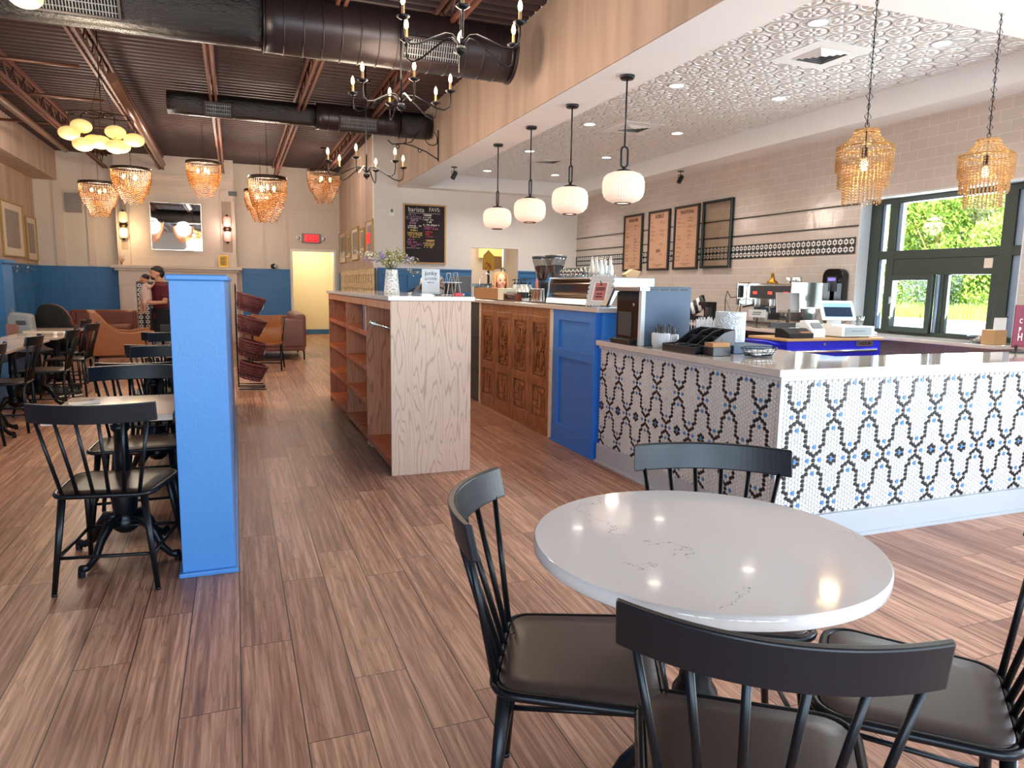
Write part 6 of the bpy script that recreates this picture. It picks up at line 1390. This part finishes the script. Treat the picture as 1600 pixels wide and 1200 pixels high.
def swoop(x,y,rz,lab):
    t=thing('armchair',lab,'armchair',(x,y,0),rz,'tan leather armchairs')
    b=MB(); b.box((-.36,-.36,.24),(.36,.32,.42)); b.build('seat_base','leather_tan',t,bev=.03,seg=3)
    b=MB(); b.box((-.28,-.30,.42),(.28,.34,.50)); b.build('cushion','leather_brown',t,bev=.03,seg=3)
    for sx in (-1,1):
        b=MB(); pts=[(.38,.24),(.40,.60),(.30,.60),(.12,.57),(-.05,.58),(-.18,.66),(-.28,.80),(-.36,.88),(-.44,.88),(-.42,.24)]; b.prism([(sx*.34,y_,z_) for y_,z_ in pts],(sx*.07,0,0)); b.build('side','leather_tan',t,bev=.015)
    b=MB(); b.prism([(-.34,-.44,.24),(-.34,-.32,.24),(-.34,-.34,.88),(-.34,-.46,.90)],(.68,0,0)); b.build('backrest','leather_tan',t,bev=.02)
    for px in (-.3,.3):
        for py in (-.36,.3): b=MB(); b.tube([(px,py,.25),(px*1.06,py*1.06,0)],[.022,.013],8); b.build('leg','black_wood',t)
    return t
swoop(-1.62,12.2,math.radians(-80),'tan leather armchair with swooping side facing right, behind the bench chairs')
t=thing('leather_sofa','tufted brown leather sofa against the blue panels left of the fireplace','sofa',(-2.3,13.9,0)); b=MB(); b.box((-.5,0,.12),(.55,1.0,.45)); b.build('base','leather_brown',t,bev=.04,seg=3); b=MB(); b.box((-.5,.85,.2),(.58,1.08,.80)); b.build('backrest','leather_brown',t,bev=.05,seg=3); b=MB(); b.box((-.55,0,.2),(-.38,1.05,.62)); b.build('arm','leather_brown',t,bev=.05,seg=3); b=MB(); b.box((-.38,.02,.45),(.52,.85,.56)); b.build('seat_cushion','leather_brown',t,bev=.04,seg=3); b=MB()
for x in (-.45,.5):
    for y in (.06,.98): b.cyl((x,y),.02,0,.13,10)
b.build('leg','black_wood',t)
b=MB(); b.box((-.40,.82,.5),(.54,.88,.78)); b.build('tufted_back','leather_brown',t,bev=.03,seg=3)
# black fluffy coat on a hoop chair, grey bag
t=thing('hoop_chair','round hoop backed dark chair hidden under a black fluffy coat','chair',(-2.20,10.62,0),PI); b=MB(); b.tube([(-.20,.0,.45)]+[(-.22*math.cos(a*PI/12),-.02,.72+.30*math.sin(a*PI/12)) for a in range(13)]+[(.20,0,.45)],.012,8); b.build('hoop','leather_brown',t); b=MB(); b.box((-.20,-.05,.42),(.20,.35,.45)); b.build('seat','black_wood',t,bev=.01)
for x,y in ((-.17,0),(.17,0),(-.17,.32),(.17,.32)): b=MB(); b.tube([(x,y,.43),(x*1.15,y,0)],.013,8); b.build('leg','black_metal',t)
body_=body('black_coat',[('e',(0,0,.80),(.19,.13,.21)),('e',(.03,.0,.66),(.22,.15,.2)),('e',(-.05,.02,.9),(.12,.09,.12)),('e',(.08,.02,.55),(.22,.15,.12))],'fur_black',None,.02,2); body_.location=(-2.18,10.50,.02); tag(body_,'black fluffy coat draped over the hoop backed chair','coat')
t=thing('grey_bag','grey soft bag with a dark label on the bench by the blue pier','bag',(-2.42,10.05,.47)); b=MB(); b.prism([(-.13,-.08,0),(.17,-.08,0),(.13,-.08,.45),(-.08,-.08,.48),(-.12,-.08,.42)],(0,.2,0)); b.build('body','grey_bag',t,bev=.03,seg=3); b=MB(); b.box((-.02,-.085,.33),(.08,-.08,.38)); b.build('label_patch','dark_grey',t); b=MB(); b.tube([(-.09,-.03,.45),(-.07,-.03,.52),(-.04,-.03,.45)],.008,6); b.build('handle','grey_bag',t); b=MB(); b.box((-.12,-.10,.2),(.0,-.08,.34)); b.build('book_pocket','leather_rose',t)
for i,(x,y,rz,l) in enumerate(((-1.84,9.30,-1.0,'black trainer with pale sole under the bench chairs, the nearer of two'),(-1.95,9.55,-.85,'black trainer with pale sole under the bench chairs, the farther of two'))):
    t=thing('trainer',l,'shoe',(x,y,0),rz,'trainers on the floor'); b=MB(); b.ell((0,.05,.05),(.045,.12,.045),14,8); b.ell((0,-.05,.07),(.042,.07,.06),14,8); b.build('upper','shoe_dark',t); b=MB(); b.ell((0,.02,.022),(.05,.155,.022),16,6); b.build('sole','white_matte',t); b=MB()
    for k in range(5): b.tube([(-.025,.03+k*.02,.092-k*.004),(.025,.035+k*.02,.092-k*.004)],.003,5)
    b.build('laces','white_matte',t)
# ================================================================ BASKET STAND
t=thing('basket_stand','black wire floor stand holding four wicker baskets','stand',(.0,9.45,0)); b=MB(); 
for y in (-.16,.16): b.tube([(.0,y,1.28),(-.005,y,.9),(-.0,y,.06),(.30,y,.045)],.009,6); b.tube([(.0,y,.03),(.32,y,.02)],.007,6)
b.tube([(0,-.16,1.28),(0,0,1.33),(0,.16,1.28)],.009,6); b.tube([(.3,-.16,.045),(.3,.16,.045)],.008,6)
for z in (1.08,.80,.50,.22): b.tube([(0,-.16,z+.02),(.26,-.17,z-.06)],.005,5); b.tube([(0,.16,z+.02),(.26,.17,z-.06)],.005,5); b.tube([(0,-.16,z+.02),(0,.16,z+.02)],.005,5)
b.build('wire_frame','black_metal',t)
k0=None
for i,z in enumerate((1.09,.81,.52,.24)):
    if k0 is None:
        k0=thing('wicker_basket','','basket',(.165,9.45,z),0,'wicker baskets on the stand'); T=Matrix.Rotation(.28,4,'Y')
        b=MB(); b.T=T; rows=9
        for k in range(rows):
            f=k/(rows-1); rx=.125+.045*f; ry=.13+.04*f; b.tube([(rx*math.cos(a*PI/16)*1.,ry*math.sin(a*PI/16),-.105+f*.19+.006*((a+k)%2)) for a in range(32)],.010,6,closed=True)
        for a in range(16): c,s_=math.cos(a*PI/8),math.sin(a*PI/8); b.tube([(.135*c,.14*s_,-.08),(.17*c,.17*s_,.08)],.007,5)
        b.build('weave','basket_wicker',k0); b=MB(); b.T=T; b.tube([(.175*math.cos(a*PI/16),.175*math.sin(a*PI/16),.085) for a in range(32)],.013,6,closed=True); b.build('rim','basket_wicker',k0); b=MB(); b.T=T; b.disc((0,0,-.07),.13,24); b.build('base','basket_wicker',k0)
        b=MB(); b.T=T; b.box((.16,-.02,-.04),(.165,.02,.02)); b.build('price_tag','white_matte',k0); o=k0
    else: o=dup(k0,loc=(.165,9.45,z))
    o['label']='dark red wicker basket on the wire stand, '+['topmost of four','second from the top','third from the top','lowest of four'][i]
# ================================================================ KITCHEN THROUGH THE PASS
t=thing('menu_screen','yellow picture board on a dark pole in the kitchen opening','board',(4.90,14.0,1.72)); b=MB(); b.prism([(-.12,0,-.05),(.13,.0,-.07),(.13,0,.24),(.0,0,.36),(-.10,0,.26)],(0,.02,0)); b.build('board','yellow_sign',t); b=MB(); b.prism([(.12,0,-.05),(.35,.15,-.0),(.35,.15,.24),(.12,0,.24)],(0,.02,0)); b.build('side_board','wood_light',t); b=MB(); b.box((.0,.02,-1.72),(.04,.05,0)); b.build('pole','dark_grey',t); b=MB(); rr=random.Random(1)
for k in range(9): b.ell((rr.uniform(-.06,.07),-.004,rr.uniform(-.02,.1)),(.018,.003,.015),8,5)
b.build('food_pictures','red',t,kind='stuff')
b=MB(); rr=random.Random(6)
bb=leafmesh('p',160,[((0,0,.1),(.07,.07,.22))],.03,(1,),['olive_green']); o=bb.build('hanging_plant','olive_green',None,(5.28,14.2,1.45)); tag(o,'dark green hanging plant in the kitchen opening','plant')
b=MB(); b.box((5.35,14.3,0),(5.43,14.4,2.4)); tag(b.build('door_post','white_matte'),'pale upright post at the right of the kitchen opening','post')
b=MB(); b.box((5.35,15.9,2.0),(5.9,16.0,2.3)); tag(b.build('kitchen_lamp','yellow_light'),'warm yellow strip lamp glowing in the kitchen','lamp')
light('POINT','kitchen_glow',(5.0,14.9,2.3),22,(1,.93,.80),.3)
light('POINT','hall_glow',(1.75,18.6,2.35),11,(1,.95,.84),.3)
